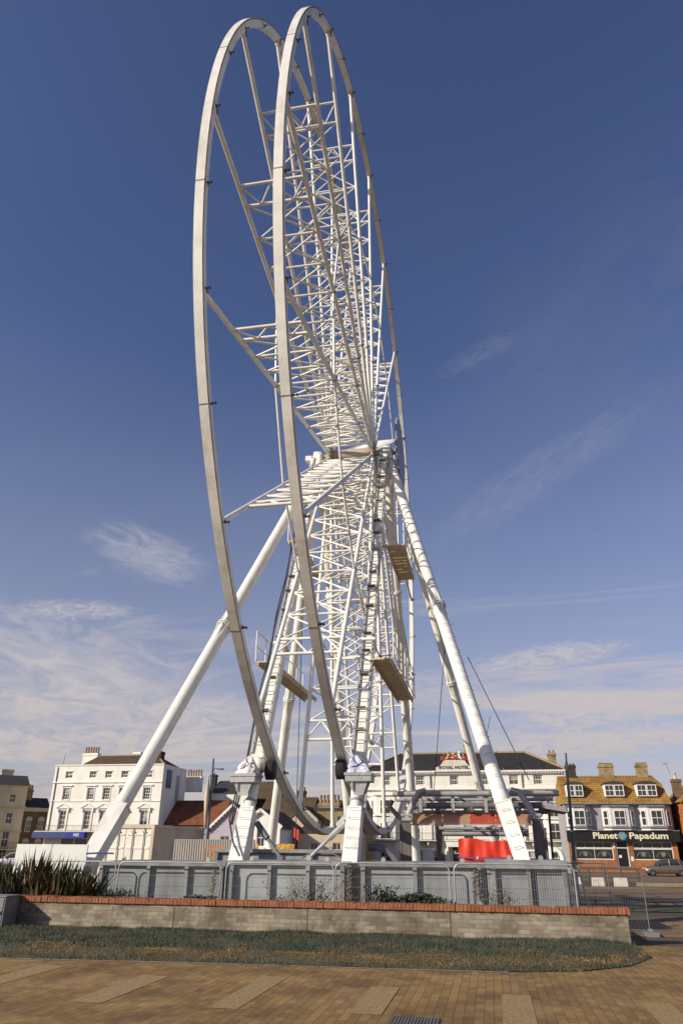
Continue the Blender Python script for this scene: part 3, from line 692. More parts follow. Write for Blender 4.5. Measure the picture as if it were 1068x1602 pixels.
    mb.add(grid, [(j*nu+i, j*nu+(i+1) % nu, (j+1)*nu+(i+1) % nu, (j+1)*nu+i) for j in range(nv) for i in range(nu)]+[tuple(nv*nu+i for i in range(nu))], 0, False)
    cov = mb.build('cover', M['cover_white'] if s < 0 else M['cover_blue'], du)
    mb = MB()
    def on(i, j): return V(grid[j*nu+i % nu])+(V(grid[j*nu+i % nu])-V((cx0, cy0, 3.5))).normalized()*.012
    for ids in (((14, 1), (15, 2), (16, 3), (18, 4), (20, 5), (22, 6), (23, 7)), ((24, 2), (22, 4), (20, 6), (18, 8), (16, 9))): mb.path([on(i, j) for i, j in ids], .011, 5)
    mb.build('strap', M['strap'], cov)
    # hydraulic brace at the foot
    mb = MB(); a = at(2.15)+V((.25 if s < 0 else -.25, .1, 0)); b = V((-5.05, YN+.3, FZ+.02)) if s < 0 else V((-4.35, YN+.3, FZ+.03)); m_ = a.lerp(b, .45)
    mb.tube(a, m_, .075, n=10); mb.tube(m_, b, .045, n=8); mb.tube(b-V((0, .08, 0)), b+V((0, .08, 0)), .07, n=10)
    mb.build('brace', M['pipe_dark'] if s < 0 else M['galv'], sf)
    # hoses down the leg
    mb = MB()
    for j, e in enumerate((-.30, -.26)):
        pts = [at(z)+V((e*(1 if s < 0 else -1)+.03*math.sin(z*2+j), -.2, 0)) for z in [12.5-i*.8 for i in range(14)]]
        mb.path(pts, .022, 5)
    mb.path([at(3.4)+V((-.28, -.25, 0)), at(2.9)+V((-.34, -.3, 0)), at(2.2)+V((-.33, -.36, 0)), at(1.7)+V((-.1, -.40, 0)), at(1.4)+V((.12, -.36, 0))], .022, 5)
    if s < 0: mb.build('hose', M['cable'], leg)
for s in (-1, 1):
    F = V((CX+s*1.42, YF, 0.9)); T = V((CX+s*1.45, CY+.3, HZ-.3))
    mb = MB(); mb.tube(F, T, .185, n=20); leg = mb.build('support_leg', M['white_steel'], sf)
    mb = MB()
    for f in (.42, .68): c = F.lerp(T, f); d = (T-F).normalized(); mb.tube(c-d*.05, c+d*.05, .24, n=20)
    mb.build('flange', M['white_steel'], leg)
def outrigger(F, T, r, zb, rungs, fl):
    F, T = V(F), V(T); d = (T-F).normalized(); at = lambda z: F+(T-F)*((z-F.z)/(T.z-F.z))
    mb = MB(); mb.tube(at(zb-.1), T, r, n=24); o = mb.build('outrigger', M['white_steel'], sf)
    mb = MB(); mb.beam(F-d*.25, at(zb), r*1.8, r*2.0, (0, 1, 0), w2=r*2.15, h2=r*2.1); mb.build('foot_box', M['white_steel'], o)
    mb = MB(); sx = d.cross(V((0, 1, 0))).normalized(); yy = sx.cross(d)
    for e in (-1, 1):
        for ax in (sx,):
            a = at(zb)+ax*e*r*1.1; b = at(zb)+ax*e*r*.96+d*1.5; mb.add([a-yy*.02, at(zb)-yy*.02, b-yy*.02, a+yy*.02, at(zb)+yy*.02, b+yy*.02], [(0, 1, 2), (5, 4, 3), (0, 2, 5, 3), (0, 3, 4, 1), (1, 4, 5, 2)])
    mb.beam(at(zb)-d*.012, at(zb)+d*.012, r*2.4, r*2.3, (0, 1, 0)); mb.build('gusset', M['white_steel'], o)
    mb = MB(); c = F.lerp(T, fl)
    for e in (-.06, .03): mb.tube(c+d*e, c+d*(e+.03), r+.07, n=24)
    for j in range(8):
        t = 2*math.pi*j/8; q = (sx*math.cos(t)+yy*math.sin(t))
        mb.beam(c+d*.06+q*(r+.03), c+d*.6+q*(r-.01), .015, .06, q.cross(d)); mb.beam(c-d*.06+q*(r+.03), c-d*.6+q*(r-.01), .015, .06, q.cross(d))
        mb.tube(c-d*.09+q*(r+.045), c+d*.09+q*(r+.045), .016, n=6)
    mb.build('flange', M['white_steel'], o)
    if rungs:
        n = V((0, -1, 0)); n = (n-d*n.dot(d)).normalized(); sd_ = d.cross(n).normalized(); mb = MB(); zt = rungs; z = F.z+.25
        while z < zt:
            rr = r if z > zb else r*1.03
            c = at(z)+n*(rr*.97); mb.path([c-sd_*.085, c-sd_*.085+n*.07, c+sd_*.085+n*.07, c+sd_*.085], .006, 5, smooth=False); z += .27
        mb.build('rung', M['pipe_grey'], o)
        mb = MB(); z = F.z+1.6
        while z < zt:
            c = at(z)+sd_*(-r if sd_.x < 0 else r); e = V((.08, 0, .02)); mb.tube(c, c+e, .007, n=5); mb.tube(c+e, c+e+V((0, 0, .05)), .006, n=5); z += .45
        mb.build('cleat', M['galv'], o)
    return o
TL = V((CX-1.5, CY, HZ-.35)); TR = V((CX+1.55, CY, HZ-.4))
outrigger((-9.86, YN, 1.30), TL+V((0, -.1, 0)), .205, 2.55, 0, .455)
outrigger((.66, YN, 1.28), TR+V((.05, -.1, 0)), .18, 2.55, 8.6, .485)
outrigger((CX-5.25, YF, .75), TL+V((0, .1, 0)), .20, 1.6, 0, .43)
outrigger((CX+5.05, YF, .75), TR+V((.1, .1, 0)), .175, 1.6, 0, .46)
for s in (-1, 1):
    mb = MB(); b = CX+s*1.5
    mb.box(b-.24, b+.24, CY-.42, CY+.42, HZ-.52, HZ-.22); mb.lathe((b-.16, CY, HZ), (1, 0, 0), [(0, .24), (.02, .29), (.30, .29), (.32, .24)], 20)
    mb.box(b-.15, b+.15, CY-.3, CY+.3, HZ-.23, HZ+.05); br = mb.build('bearing_block', M['white_steel'], sf)
    if s < 0:
        mb = MB(); mb.box(b-.50, b-.25, CY-.25, CY+.1, HZ-.2, HZ+.02); mb.box(b-.42, b-.25, CY+.1, CY+.4, HZ-.3, HZ-.1); mb.build('motor_box', M['white_steel'], br)
def walkway(x0, x1, y0, y1, z, rail):
    mb = MB(); n = int((y1-y0)/.30)
    for i in range(n): y = y0+i*(y1-y0)/n; mb.box(x0, x1, y, y+(y1-y0)/n*.86, z, z+.04)
    for x in (x0+.05, x1-.05): mb.box(x-.02, x+.02, y0, y1, z-.09, z-.002)
    w = mb.build('walkway', M['slats'], sf); mb = MB()
    for x in rail:
        k = int((y1-y0)/1.1)+1
        for i in range(k): y = y0+.05+i*(y1-y0-.1)/(k-1); mb.tube((x, y, z+.04), (x, y, z+1.05), .02, n=6)
        for h in (.12, .55, 1.05): mb.tube((x, y0+.05, z+h), (x, y1-.05, z+h), .02, n=6)
    for h in (.55, 1.05): mb.tube((rail[0], y0+.05, z+h), (rail[0]+.01 if len(rail) < 2 else rail[-1], y0+.05, z+h), .02, n=6)
    mb.build('railing', M['white_steel'], w)
walkway(-3.12, -2.5, 21.0, 27.6, 6.62, (-2.45,))
walkway(-3.0, -2.35, 24.2, 28.0, 11.5, (-2.35,))
walkway(-7.05, -6.5, 22.4, 29.0, 7.0, (-7.1,))
walkway(-6.95, -6.45, 25.2, 29.6, 12.35, (-6.95,))
# thin stays
mb = MB(); mb.tube((-1.0, 24.5, 8.6), (-1.75, 25, 3.0), .012, n=5); mb.tube((.3, 31.5, 6.6), (-.6, 31.5, 3.2), .012, n=5); mb.tube((-.3, 20.6, 6.5), (1.05, 20.4, 3.2), .012, n=5)
mb.tube((-5.55, 22.3, 9), (-5.55, 22.3, 1.5), .012, n=5); mb.build('stay_cable', M['cable'], sf)

# ------------------------------------------------------------------ ballast tanks
def tank(x0, x1, y0, y1, z0, z1, ribs, label, top=.09, m='grey_steel'):
    r = thing('ballast_tank', ((x0+x1)/2, (y0+y1)/2, 0), label, 'ballast tank', 'grey steel ballast tanks under the wheel')
    mb = MB(); mb.box(x0, x1, y0+.10, y1, z0, z1-.004); mb.build('tank_body', M[m], r)
    mb = MB(); mb.box(x0-.02, x1+.02, y0-.01, y1, z1-top, z1); mb.build('top_flange', M['grey_flange'], r)
    mb = MB()
    for a in ribs: mb.box(a-.045, a+.045, y0, y0+.098, z0, z1-top-.003)
    mb.build('stiffener', M['grey_flange'], r)
    mb = MB()
    for a in (x0+.5, x1-.5):
        c = V((a, y0+.25, z1)); mb.box(a-.05, a+.05, y0+.22, y0+.25, z1-.002, z1+.04)
        mb.lathe((a, y0+.217, z1+.045), (0, 1, 0), [(0, .05), (.036, .05)], 14)
    mb.build('lifting_lug', M['galv'], r); return r
tank(-9.25, -6.12, 17.9, 20.0, -.05, 1.27, (-9.2, -8.0, -7.05, -6.2), 'grey ballast tank behind the flax with shadows of leaves on it')
tank(-6.05, -3.25, 17.9, 20.0, -.05, 1.31, (-5.95, -5.05, -4.15, -3.35), 'grey ballast tank between the two near feet')
tank(-2.95, -.18, 17.9, 20.0, -.05, 1.31, (-2.88, -1.72, -.32), 'grey ballast tank with the evergreen shrub before it')
tank(-.16, 1.52, 17.85, 20.0, -.05, 1.38, (-.02, .72, 1.46), 'grey ballast tank under the right outrigger with a deep top lip', .17)
tank(-7.9, -4.0, 22.0, 22.7, .2, 1.54, (-7.8, -6.9, -5.95, -5.0, -4.1), 'pale grey ballast beam standing behind the near feet')
tank(-11.2, -8.5, 33.6, 36.2, -.3, .8, (-11, -8.7), 'grey ballast tank under the rear left outrigger')
tank(-6.9, -2.4, 33.6, 36.2, -.3, .95, (-6.6, -4.6, -2.6), 'grey ballast tank under the two far legs')
tank(-.9, 1.8, 33.6, 36.2, -.3, .8, (-.7, 1.6), 'grey ballast tank under the rear right outrigger')
# chains hung on the tank joints
def chain(x, y, z, n, label):
    mb = MB()
    for i in range(n):
        c = V((x+.02*math.sin(i*2.1), y, z-i*.085)); k = 10
        pts = [c+V(((.028 if i % 2 else .010)*math.cos(t), (.010 if i % 2 else .028)*math.sin(t), .05*math.sin(t))) for t in [2*math.pi*j/k for j in range(k+1)]]
        mb.path(pts, .012, 5, caps=False)
        mb.tube(c+V((-.06, 0, .0)), c+V((.05, 0, .05)), .018, n=5)
    tag(mb.build('chain', M['bracket']), label, 'chain', 'dark chains hung on the tanks')
chain(-6.35, 17.86, 1.12, 6, 'dark chain hanging at the joint left of the near left foot')
chain(-3.18, 17.84, 1.18, 8, 'dark chain hanging at the joint below the near right foot')
chain(-.42, 17.82, 1.18, 7, 'dark chain hanging beside the tank with the deep lip')

# ------------------------------------------------------------------ mesh fence panels
def mesh_panel_mesh(w, h, fr_=.016, m1='galv', m2='pipe_grey'):
    fr = MB(); r = fr_; c = .14; pts = [(0, 0, 0), (0, 0, h-c)]
    for i in range(1, 6): t = math.pi/2*i/5; pts.append((c-c*math.cos(t), 0, h-c+c*math.sin(t)))
    for i in range(0, 6): t = math.pi/2*i/5; pts.append((w-c+c*math.sin(t), 0, h-c+c*math.cos(t)))
    pts.append((w, 0, 0)); fr.path(pts, r, 8); fr.tube((0, 0, .12), (w, 0, .12), r*.9, n=6)
    gr = MB(); n = int(w/.05)
    for i in range(1, n): x = i*w/n; gr.tube((x, 0, .12), (x, 0, h-.01 if .14 < x < w-.14 else h-.08), .0022, n=3, caps=False)
    for i in range(1, int(h/.2)): gr.tube((.01, .003, .12+i*.2), (w-.01, .003, .12+i*.2), .0026, n=3, caps=False)
    return fr.mesh('frame', [M[m1]]), gr.mesh('wire_mesh', [M[m2]])
FM = mesh_panel_mesh(2.50, 1.0); FG = 'galvanised mesh fence panels in front of the tanks'
def panel(x, y, z, label, rz=0, meshes=FM):
    r = thing('mesh_fence_panel', (x, y, z), label, 'fence panel', FG, rz); child('frame', meshes[0], r, (0, 0, 0)); child('wire_mesh', meshes[1], r, (0, 0, 0)); return r
p0 = panel(-11.21, 17.68, .26, 'mesh fence panel half buried in the flax clumps')
for x, lab, dz in ((-8.64, 'mesh fence panel before the tank left of the near left foot', 0), (-6.0, 'mesh fence panel between the near left foot and the middle weeds', .01), (-3.46, 'mesh fence panel behind the broad evergreen shrub', .03), (-.85, 'mesh fence panel in front of the deep lipped tank', .04)):
    copy_thing(p0, (x, 17.68, .26+dz), lab, rad(random.uniform(-.6, .6)))
FM2 = mesh_panel_mesh(2.1, 1.28, .013, 'galv_dark', 'galv_dark')
q0 = panel(.95, 18.0, -.02, 'tall mesh fence panel standing past the right end of the wall', rad(0), FM2)
copy_thing(q0, (.55, 19.9, .02), 'mesh fence panel behind the tall one past the wall end', rad(6))
mb = MB(); mb.box(2.95, 3.18, 17.75, 18.25, 0, .08); mb.box(3.02, 3.10, 17.95, 18.05, .08, .13); tag(mb.build('fence_foot', M['cabinet']), 'grey weighted fence foot at the end of the tall mesh panel', 'fence foot')
mb = MB(); mb.path([(1.62, 18.3, .3), (1.50, 18.35, 1.45), (1.46, 18.35, 1.56), (1.36, 18.35, 1.60)], .055, 10); tag(mb.build('white_post', M['paint_white']), 'white post with a bent top beside the blue grey lamp column', 'post')
st = thing('prop_stand', (1.95, 18.2, .4), 'thin white folding prop leaning beside the lamp column', 'prop')
mb = MB(); mb.tube((1.72, 18.2, .3), (1.66, 18.25, 1.28), .02, n=6); mb.build('leg', M['galv'], st)
mb = MB(); mb.tube((1.95, 18.2, .3), (1.80, 18.25, 1.28), .02, n=6); mb.build('leg', M['galv'], st)
mb = MB(); mb.tube((1.69, 18.22, .9), (1.87, 18.22, .9), .015, n=6); mb.build('crossbar', M['galv'], st)
# ------------------------------------------------------------------ buildings
def pix(x, y, Y):
    """world point where the sight line through photo pixel (x, y) meets the plane Y (used to size far facades)"""
    d = fw+rt*((x-534)/FPX)+up*((801-y)/FPX); return V((0, 0, 1.6))+d*(Y/d.y)
V0 = V((0, 0, 0))
def facade(mb, x0, x1, z0, z1, ops, y=0.0, depth=.16, mi=0, thick=None):
    """front wall in the plane y with real openings (xa, xb, za, zb) and reveals"""
    xs = sorted(set([x0, x1]+[a for o in ops for a in o[:2]])); zs = sorted(set([z0, z1]+[a for o in ops for a in o[2:]]))
    for i in range(len(xs)-1):
        for j in range(len(zs)-1):
            cx, cz = (xs[i]+xs[i+1])/2, (zs[j]+zs[j+1])/2
            if any(o[0] < cx < o[1] and o[2] < cz < o[3] for o in ops): continue
            mb.quad((xs[i], y, zs[j]), (xs[i+1], y, zs[j]), (xs[i+1], y, zs[j+1]), (xs[i], y, zs[j+1]), mi=mi)
    for a, b, c, d in ops:
        e = y+depth
        mb.quad((a, y, c), (a, y, d), (a, e, d), (a, e, c), mi=mi); mb.quad((b, y, c), (b, e, c), (b, e, d), (b, y, d), mi=mi)
        mb.quad((a, y, d), (b, y, d), (b, e, d), (a, e, d), mi=mi); mb.quad((a, y, c), (a, e, c), (b, e, c), (b, y, c), mi=mi)
def shell(mb, x0, x1, y0, y1, z0, z1, mi=0, back=True):
    mb.quad((x1, y0, z0), (x1, y1, z0), (x1, y1, z1), (x1, y0, z1), mi=mi); mb.quad((x0, y1, z0), (x0, y0, z0), (x0, y0, z1), (x0, y1, z1), mi=mi)
    if back: mb.quad((x1, y1, z0), (x0, y1, z0), (x0, y1, z1), (x1, y1, z1), mi=mi)
_wc = {}
def winmesh(w, h, nx, nz, fm, gm, fr=.07, bar=.035):
    k = (round(w, 2), round(h, 2), nx, nz, fm, gm)
    if k in _wc: return _wc[k]
    a = MB(); a.box(-w/2, -w/2+fr, 0, .08, 0, h); a.box(w/2-fr, w/2, 0, .08, 0, h); a.box(-w/2+fr, w/2-fr, 0, .08, 0, fr); a.box(-w/2+fr, w/2-fr, 0, .08, h-fr, h)
    for i in range(1, nx): x = -w/2+i*w/nx; a.box(x-bar/2, x+bar/2, .02, .07, fr, h-fr)
    for i in range(1, nz):
        z = i*h/nz; b = bar*(1.7 if (nz % 2 == 0 and i == nz//2) else 1)
        a.box(-w/2+fr, w/2-fr, .012, .075, z-b/2, z+b/2)
    g = MB(); g.quad((-w/2+fr, .05, fr), (w/2-fr, .05, fr), (w/2-fr, .05, h-fr), (-w/2+fr, .05, h-fr))
    _wc[k] = (a.mesh('window', [M[fm]]), g.mesh('pane', [M[gm]])); return _wc[k]
def window(root, x, z, w, h, y, nx=2, nz=2, fm='paint_white', gm='glass', local=False, rz=0):
    a, g = winmesh(w, h, nx, nz, fm, gm); org = V0 if local else root.location
    o = child('window', a, root, V((x, y, z))-org); o.rotation_euler = (0, 0, rz); child('pane', g, o, (0, 0, 0)); return o
def curtainin(mb, x, z, w, h, y):
    """pale blind or curtain seen behind part of a pane"""
    f = random.random()
    if f < .4: mb.quad((x-w*.42, y+.045, z+h*random.uniform(.35, .7)), (x+w*.42, y+.045, z+h*.6), (x+w*.42, y+.045, z+h*.93), (x-w*.42, y+.045, z+h*.93))
    elif f < .8:
        for s in (-1, 1): mb.quad((x+s*w*.2, y+.045, z+h*.06), (x+s*w*.42, y+.045, z+h*.06), (x+s*w*.42, y+.045, z+h*.93), (x+s*w*.26, y+.045, z+h*.93))
def chimney(root, x, y, z0, z1, wx, wy, npots, mw, local=False, pot=.5, mp='pot'):
    org = V0 if local else None; mb = MB()
    mb.box(x-wx/2, x+wx/2, y-wy/2, y+wy/2, z0, z1-.32); mb.box(x-wx/2-.08, x+wx/2+.08, y-wy/2-.08, y+wy/2+.08, z1-.32, z1-.16); mb.box(x-wx/2-.03, x+wx/2+.03, y-wy/2-.03, y+wy/2+.03, z1-.16, z1)
    c = mb.build('chimney', M[mw], root, org); mb = MB()
    for i in range(npots):
        px_ = x-wx/2+(i+.5)*wx/npots; hh = pot*random.uniform(.9, 1.1); mb.lathe((px_, y, z1), (0, 0, 1), [(0, .15), (hh*.85, .11), (hh*.86, .14), (hh, .13)], 10)
    if npots: mb.build('chimney_pot', M[mp], c, org)
    return c
def railing(root, pts, z0, z1, m='black_paint', step=.16, local=False, name='balcony_railing'):
    mb = MB()
    for a, b in zip(pts, pts[1:]):
        a, b = V((*a, 0)), V((*b, 0)); n = max(2, int((b-a).length/step))
        for z in (z0+.08, z1): mb.beam(a+V((0, 0, z)), b+V((0, 0, z)), .04, .04)
        for i in range(n+1): p = a.lerp(b, i/n); mb.beam(p+V((0, 0, z0+.08)), p+V((0, 0, z1)), .022, .022, (0, 1, 0))
    return mb.build(name, M[m], root, V0 if local else None)

# --- white corner building on the left
X0, X1, YB = -57.4, -41.8, 95
r = thing('corner_building', (-49.6, YB, -.65), 'white four storey stucco building with pediments, iron balcony and blue shop fascia', 'building')
cols = (-55.25, -51.75, -49.5, -47.2, -43.82); ops = []
for c in cols: ops += [(c-.5, c+.5, 9.8, 10.6), (c-.48, c+.48, 7.1, 8.55), (c-.5, c+.5, 3.5, 5.72)]
shop = [(-54.9, -53.2, -.2, 2.35), (-53.0, -51.3, -.2, 2.35), (-50.5, -48.6, -.1, 2.2), (-46.8, -44.9, -.1, 2.2)]
mb = MB(); facade(mb, X0, X1, -.65, 11.48, ops+shop, YB, .2); shell(mb, X0, X1, YB, 103, -.65, 11.48)
mb.quad((X0, YB+.3, 11.0), (X1, YB+.3, 11.0), (X1, 103, 11.0), (X0, 103, 11.0)); mb.quad((X0, YB+.3, 11.0), (X1, YB+.3, 11.0), (X1, YB+.3, 11.48), (X0, YB+.3, 11.48)); mb.quad((X0, YB, 11.48), (X1, YB, 11.48), (X1, YB+.3, 11.48), (X0, YB+.3, 11.48))
mb.build('wall', M['stucco_white'], r); cu = MB()
for c in cols:
    window(r, c, 9.8, 1.0, .8, YB+.12, 2, 2); window(r, c, 7.1, .96, 1.45, YB+.12, 3, 4); window(r, c, 3.5, 1.0, 2.22, YB+.12, 2, 4)
    for z, w, h in ((9.8, 1, .8), (7.1, .96, 1.45), (3.5, 1, 2.2)): curtainin(cu, c, z, w, h, YB+.12)
for a, b, c, d in shop: window(r, (a+b)/2, c, b-a, d-c, YB+.12, 2, 1, gm='glass_shop', fm='paint_grey')
cu.build('curtain', M['curtain'], r)
mb = MB()
for z, h, p in ((9.18, .13, .14), (6.86, .11, .10), (11.36, .14, .10), (3.0, .16, .2)): mb.box(X0-p*.4, X1+p*.4, YB-p, YB-.002, z, z+h)
for c in cols:
    mb.box(c-.82, c+.82, YB-.16, YB-.003, 8.78, 8.92); mb.box(c-.62, c-.5, YB-.05, YB-.003, 7.1, 8.78); mb.box(c+.5, c+.62, YB-.05, YB-.003, 7.1, 8.78); mb.box(c-.6, c+.6, YB-.10, YB-.003, 7.0, 7.095)
    for s in (-1, 1): mb.box(c+s*.62-.11, c+s*.62+.11, YB-.09, YB-.003, 3.2, 5.85); mb.box(c+s*.74-.1, c+s*.74+.1, YB-.22, YB-.003, 5.6, 6.0)
    mb.box(c-.8, c+.8, YB-.12, YB-.003, 5.86, 6.0)
    mb.prism([(c-.98, YB-.24, 6.02), (c+.98, YB-.24, 6.02), (c, YB-.24, 6.52)], (0, .236, 0))
    for s in (-1, 1): mb.beam((c-s*1.02, YB-.17, 6.04), (c, YB-.17, 6.58), .32, .07, (0, 0, 1))
    mb.box(c-.6, c+.6, YB-.08, YB-.003, 10.64, 10.72)
mb.build('moulding', M['paint_white'], r)
mb = MB(); mb.box(X0-.9, -47.8, YB-1.2, YB-.01, 3.17, 3.28); mb.build('balcony', M['stone'], r)
railing(r, [(X0-.85, YB-.02), (X0-.85, YB-1.15), (-47.85, YB-1.15), (-47.85, YB-.02)], 3.24, 3.95)
mb = MB(); mb.box(X0-1.0, -51.0, YB-1.35, YB-.75, 2.45, 3.15); fs = mb.build('fascia', M['blue_sign'], r)
mb = MB(); mb.box(-53.6, -51.02, YB-1.40, YB-1.352, 2.46, 3.14); mb.build('sign_panel', M['blue_vivid'], fs)
lettering('NEI', .52, fs, (-52.15, YB-1.42, 2.80), M['paint_white'], .012, .006)
mb = MB(); A = pix(155, 1183, 99.2); Bq = pix(246, 1183, 99.2); zr = A.z
e0, e1 = -54.6, -42.2
mb.quad((e0, 96.2, 11.45), (e1, 96.2, 11.45), (Bq.x, 99.2, zr), (A.x, 99.2, zr)); mb.quad((e1, 96.2, 11.45), (e1, 102.6, 11.45), (Bq.x, 99.2, zr)); mb.quad((e1, 102.6, 11.45), (e0, 102.6, 11.45), (A.x, 99.2, zr), (Bq.x, 99.2, zr)); mb.quad((e0, 102.6, 11.45), (e0, 96.2, 11.45), (A.x, 99.2, zr))
rf = mb.build('roof', M['tile_brown'], r)
mb = MB(); mb.beam((A.x, 99.2, zr+.03), (Bq.x, 99.2, zr+.03), .25, .12); mb.beam((Bq.x, 99.2, zr+.03), (e1, 96.2, 11.5), .2, .12); mb.build('ridge', M['ridge'], rf)
A = pix(143, 1188, 101.5); chimney(rf, A.x, 101.5, 10.8, pix(143, 1179, 101.5).z, 2.3, .9, 6, 'stucco_white', pot=.85)
A = pix(216, 1185, 101.5); chimney(rf, A.x, 101.5, 10.8, pix(216, 1177, 101.5).z, 1.1, .9, 0, 'stucco_white')
A = pix(250, 1180, 98.5); chimney(rf, A.x, 98.5, 10.8, pix(250, 1176, 98.5).z, 1.0, 1.2, 0, 'brick_dark')
mb = MB(); mb.box(-41.79, -41.68, 96.2, 97.7, 8.6, 10.9); sg = mb.build('side_sign', M['blue_sign'], r)
mb = MB(); mb.box(-41.79, -41.74, 99.6, 100.6, 6.6, 10.4); mb.build('side_window', M['lead'], r)
mb = MB(); mb.tube((-56.6, 95.3, 11.4), (-56.4, 95.3, 12.9), .03, n=5); mb.build('aerial', M['pole_dark'], r)
mb = MB(); mb.tube((-57.0, 94.93, 3.2), (-57.0, 94.93, 11.2), .06, n=6); mb.build('drainpipe', M['paint_grey'], r)

# --- cream and brick terraces at the far left, turned towards the side street
def terrace(nm, px, py, w, ze, wall, label, roofm, wins, z0=-.65):
    r = thing(nm, (px, py, z0), label, 'building', None, rad(41)); h = ze-z0; ops = []
    for (x, z, ww, hh) in wins: ops.append((x-ww/2, x+ww/2, z-z0, z+hh-z0))
    mb = MB(); facade(mb, -w, 0, 0, h, ops, 0, .18); shell(mb, -w, 0, 0, 9, 0, h); mb.build('wall', M[wall], r, V0)
    for (x, z, ww, hh) in wins: window(r, x, z-z0, ww, hh, .1, 2, 2, local=True)
    mb = MB(); mb.quad((-w, -.2, h), (.2, -.2, h), (.2, 3.5, h+1.5), (-w, 3.5, h+1.5)); mb.quad((.2, -.2, h), (.2, 9, h), (.2, 3.5, h+1.5)); mb.quad((.2, 9, h), (-w, 9, h), (-w, 3.5, h+1.5), (.2, 3.5, h+1.5))
    rf = mb.build('roof', M[roofm], r, V0); return r, rf, h
wl = []
for x in (-1.35, -3.45, -5.6, -8, -10.5):
    wl += [(x-.45, 7.0, .8, 1.1), (x-.45, 4.2, .85, 1.5), (x-.45, 1.3, .9, 2.0), (x-.45, -.3, .9, 1.5)]
r, rf, h = terrace('cream_terrace', -64.2, 100, 14, 9.3, 'stucco_cream', 'tall cream stuccoed terrace cut by the left edge of the view', 'slate_plain', wl)
mb = MB()
for z, p in ((7.0, .25), (9.7, .3), (3.95, .12)): mb.box(-14, .15, -p, -.003, z-.65+.65-.0, z+.14)
for x, z, ww, hh in wl: mb.box(x-ww/2-.2, x+ww/2+.2, -.12, -.003, z+.65+hh+.06, z+.65+hh+.16)
mb.build('moulding', M['stucco_tan'], r, V0); railing(r, [(-14, -.75), (.2, -.75)], 1.75, 2.5, local=True)
mb = MB(); mb.box(-14, .2, -.8, -.003, 1.62, 1.72); mb.build('balcony', M['stone'], r, V0)
chimney(rf, -2.6, 4, h+.6, h+2.3, 1.6, .8, 0, 'stucco_cream', local=True)
wl = []
for x in (-.75, -2.45): wl += [(x, 3.3, .75, 1.6), (x, .2, .75, 1.8)]
r, rf, h = terrace('brick_terrace', -64.1, 106, 9, 6.6, 'brick_brown', 'brown brick terrace with white arched window heads beyond the cream one', 'slate_plain', wl)
mb = MB(); mb.box(-9, .1, -.12, -.003, h-.55, h-.02)
for x, z, ww, hh in wl: mb.prism([(x-ww*.7, -.06, z+.65+hh), (x+ww*.7, -.06, z+.65+hh), (x+ww*.45, -.06, z+.65+hh+.4), (x, -.06, z+.65+hh+.5), (x-ww*.45, -.06, z+.65+hh+.4)], (0, .055, 0))
mb.build('moulding', M['stucco_tan'], r, V0)
chimney(rf, -2.9, 3.0, h+.4, h+2.6, 1.5, .9, 5, 'brick_yellow', local=True, pot=.7)
lp = thing('street_lamp', (-59.5, 99, -.65), 'slim white street lamp in front of the brown brick terrace', 'street lamp')
mb = MB(); mb.tube((-59.5, 99, -.65), (-59.3, 99, 6.2), .07, .05, n=8); mb.build('column', M['paint_white'], lp)
mb = MB(); mb.beam((-59.3, 99, 6.2), (-58.7, 98.8, 6.25), .18, .10); mb.build('lantern', M['paint_white'], lp)

# --- hotel
X0, X1, YB = -15.0, 8.95, 95
r = thing('hotel', (-3, YB, -.65), 'long white hotel with dark slate hipped roof and crest above its name', 'hotel')
ops = []; wins = []
for c in (-12.31, -8.12, -3.99, -.3, 3.1, 5.95): wins.append((c, 8.62, 1.08, 1.08, 2, 2))
for c in (-8.6, -5.5, -2.5, .4, 3.2): wins.append((c, 5.25, 1.15, 1.75, 2, 2))
for c in (-8.9, -6.0, -2.6, .4, 3.2): wins.append((c, 2.55, 1.15, 1.9, 2, 3))
for c in (-8.7, -6.3, -.2, 2.4, 4.6): wins.append((c, .0, 1.15, 1.35, 2, 2))
for c, z, w, h, a, b in wins: ops.append((c-w/2, c+w/2, z, z+h))
door = (-4.6, -2.7, -.65, 1.75)
mb = MB(); facade(mb, X0, X1, -.65, 10.14, ops+[door], YB, .22); shell(mb, X0, X1, YB, 106, -.65, 10.14); mb.build('wall', M['stucco_hotel'], r)
cu = MB()
for c, z, w, h, a, b in wins: window(r, c, z, w, h, YB+.12, a, b); curtainin(cu, c, z, w, h, YB+.12)
cu.build('curtain', M['curtain'], r)
mb = MB()
for z in [8.3+.3*i for i in range(6)]: mb.box(X0, X1, YB-.012, YB-.002, z, z+.02)
mb.build('weatherboard_line', M['stone'], r)
mb = MB(); mb.box(X0-.3, X1+.3, YB-.42, YB+.0, 10.02, 10.22); mb.box(X0-.12, X1+.12, YB-.20, YB-.003, 9.80, 10.015)
x = X0
while x < X1: mb.box(x, x+.14, YB-.34, YB-.21, 9.86, 10.015); x += .32
for z, p in ((8.05, .30), (7.35, .16), (5.0, .14), (2.2, .10)): mb.box(X0-p*.3, X1+p*.3, YB-p, YB-.004, z, z+.14)
for c, z, w, h, a, b in wins:
    if 2 < z < 8: mb.box(c-w/2-.16, c+w/2+.16, YB-.14, YB-.004, z+h+.08, z+h+.2); mb.box(c-w/2-.14, c-w/2-.02, YB-.06, YB-.004, z, z+h+.08); mb.box(c+w/2+.02, c+w/2+.14, YB-.06, YB-.004, z, z+h+.08)
mb.build('cornice', M['paint_white'], r)
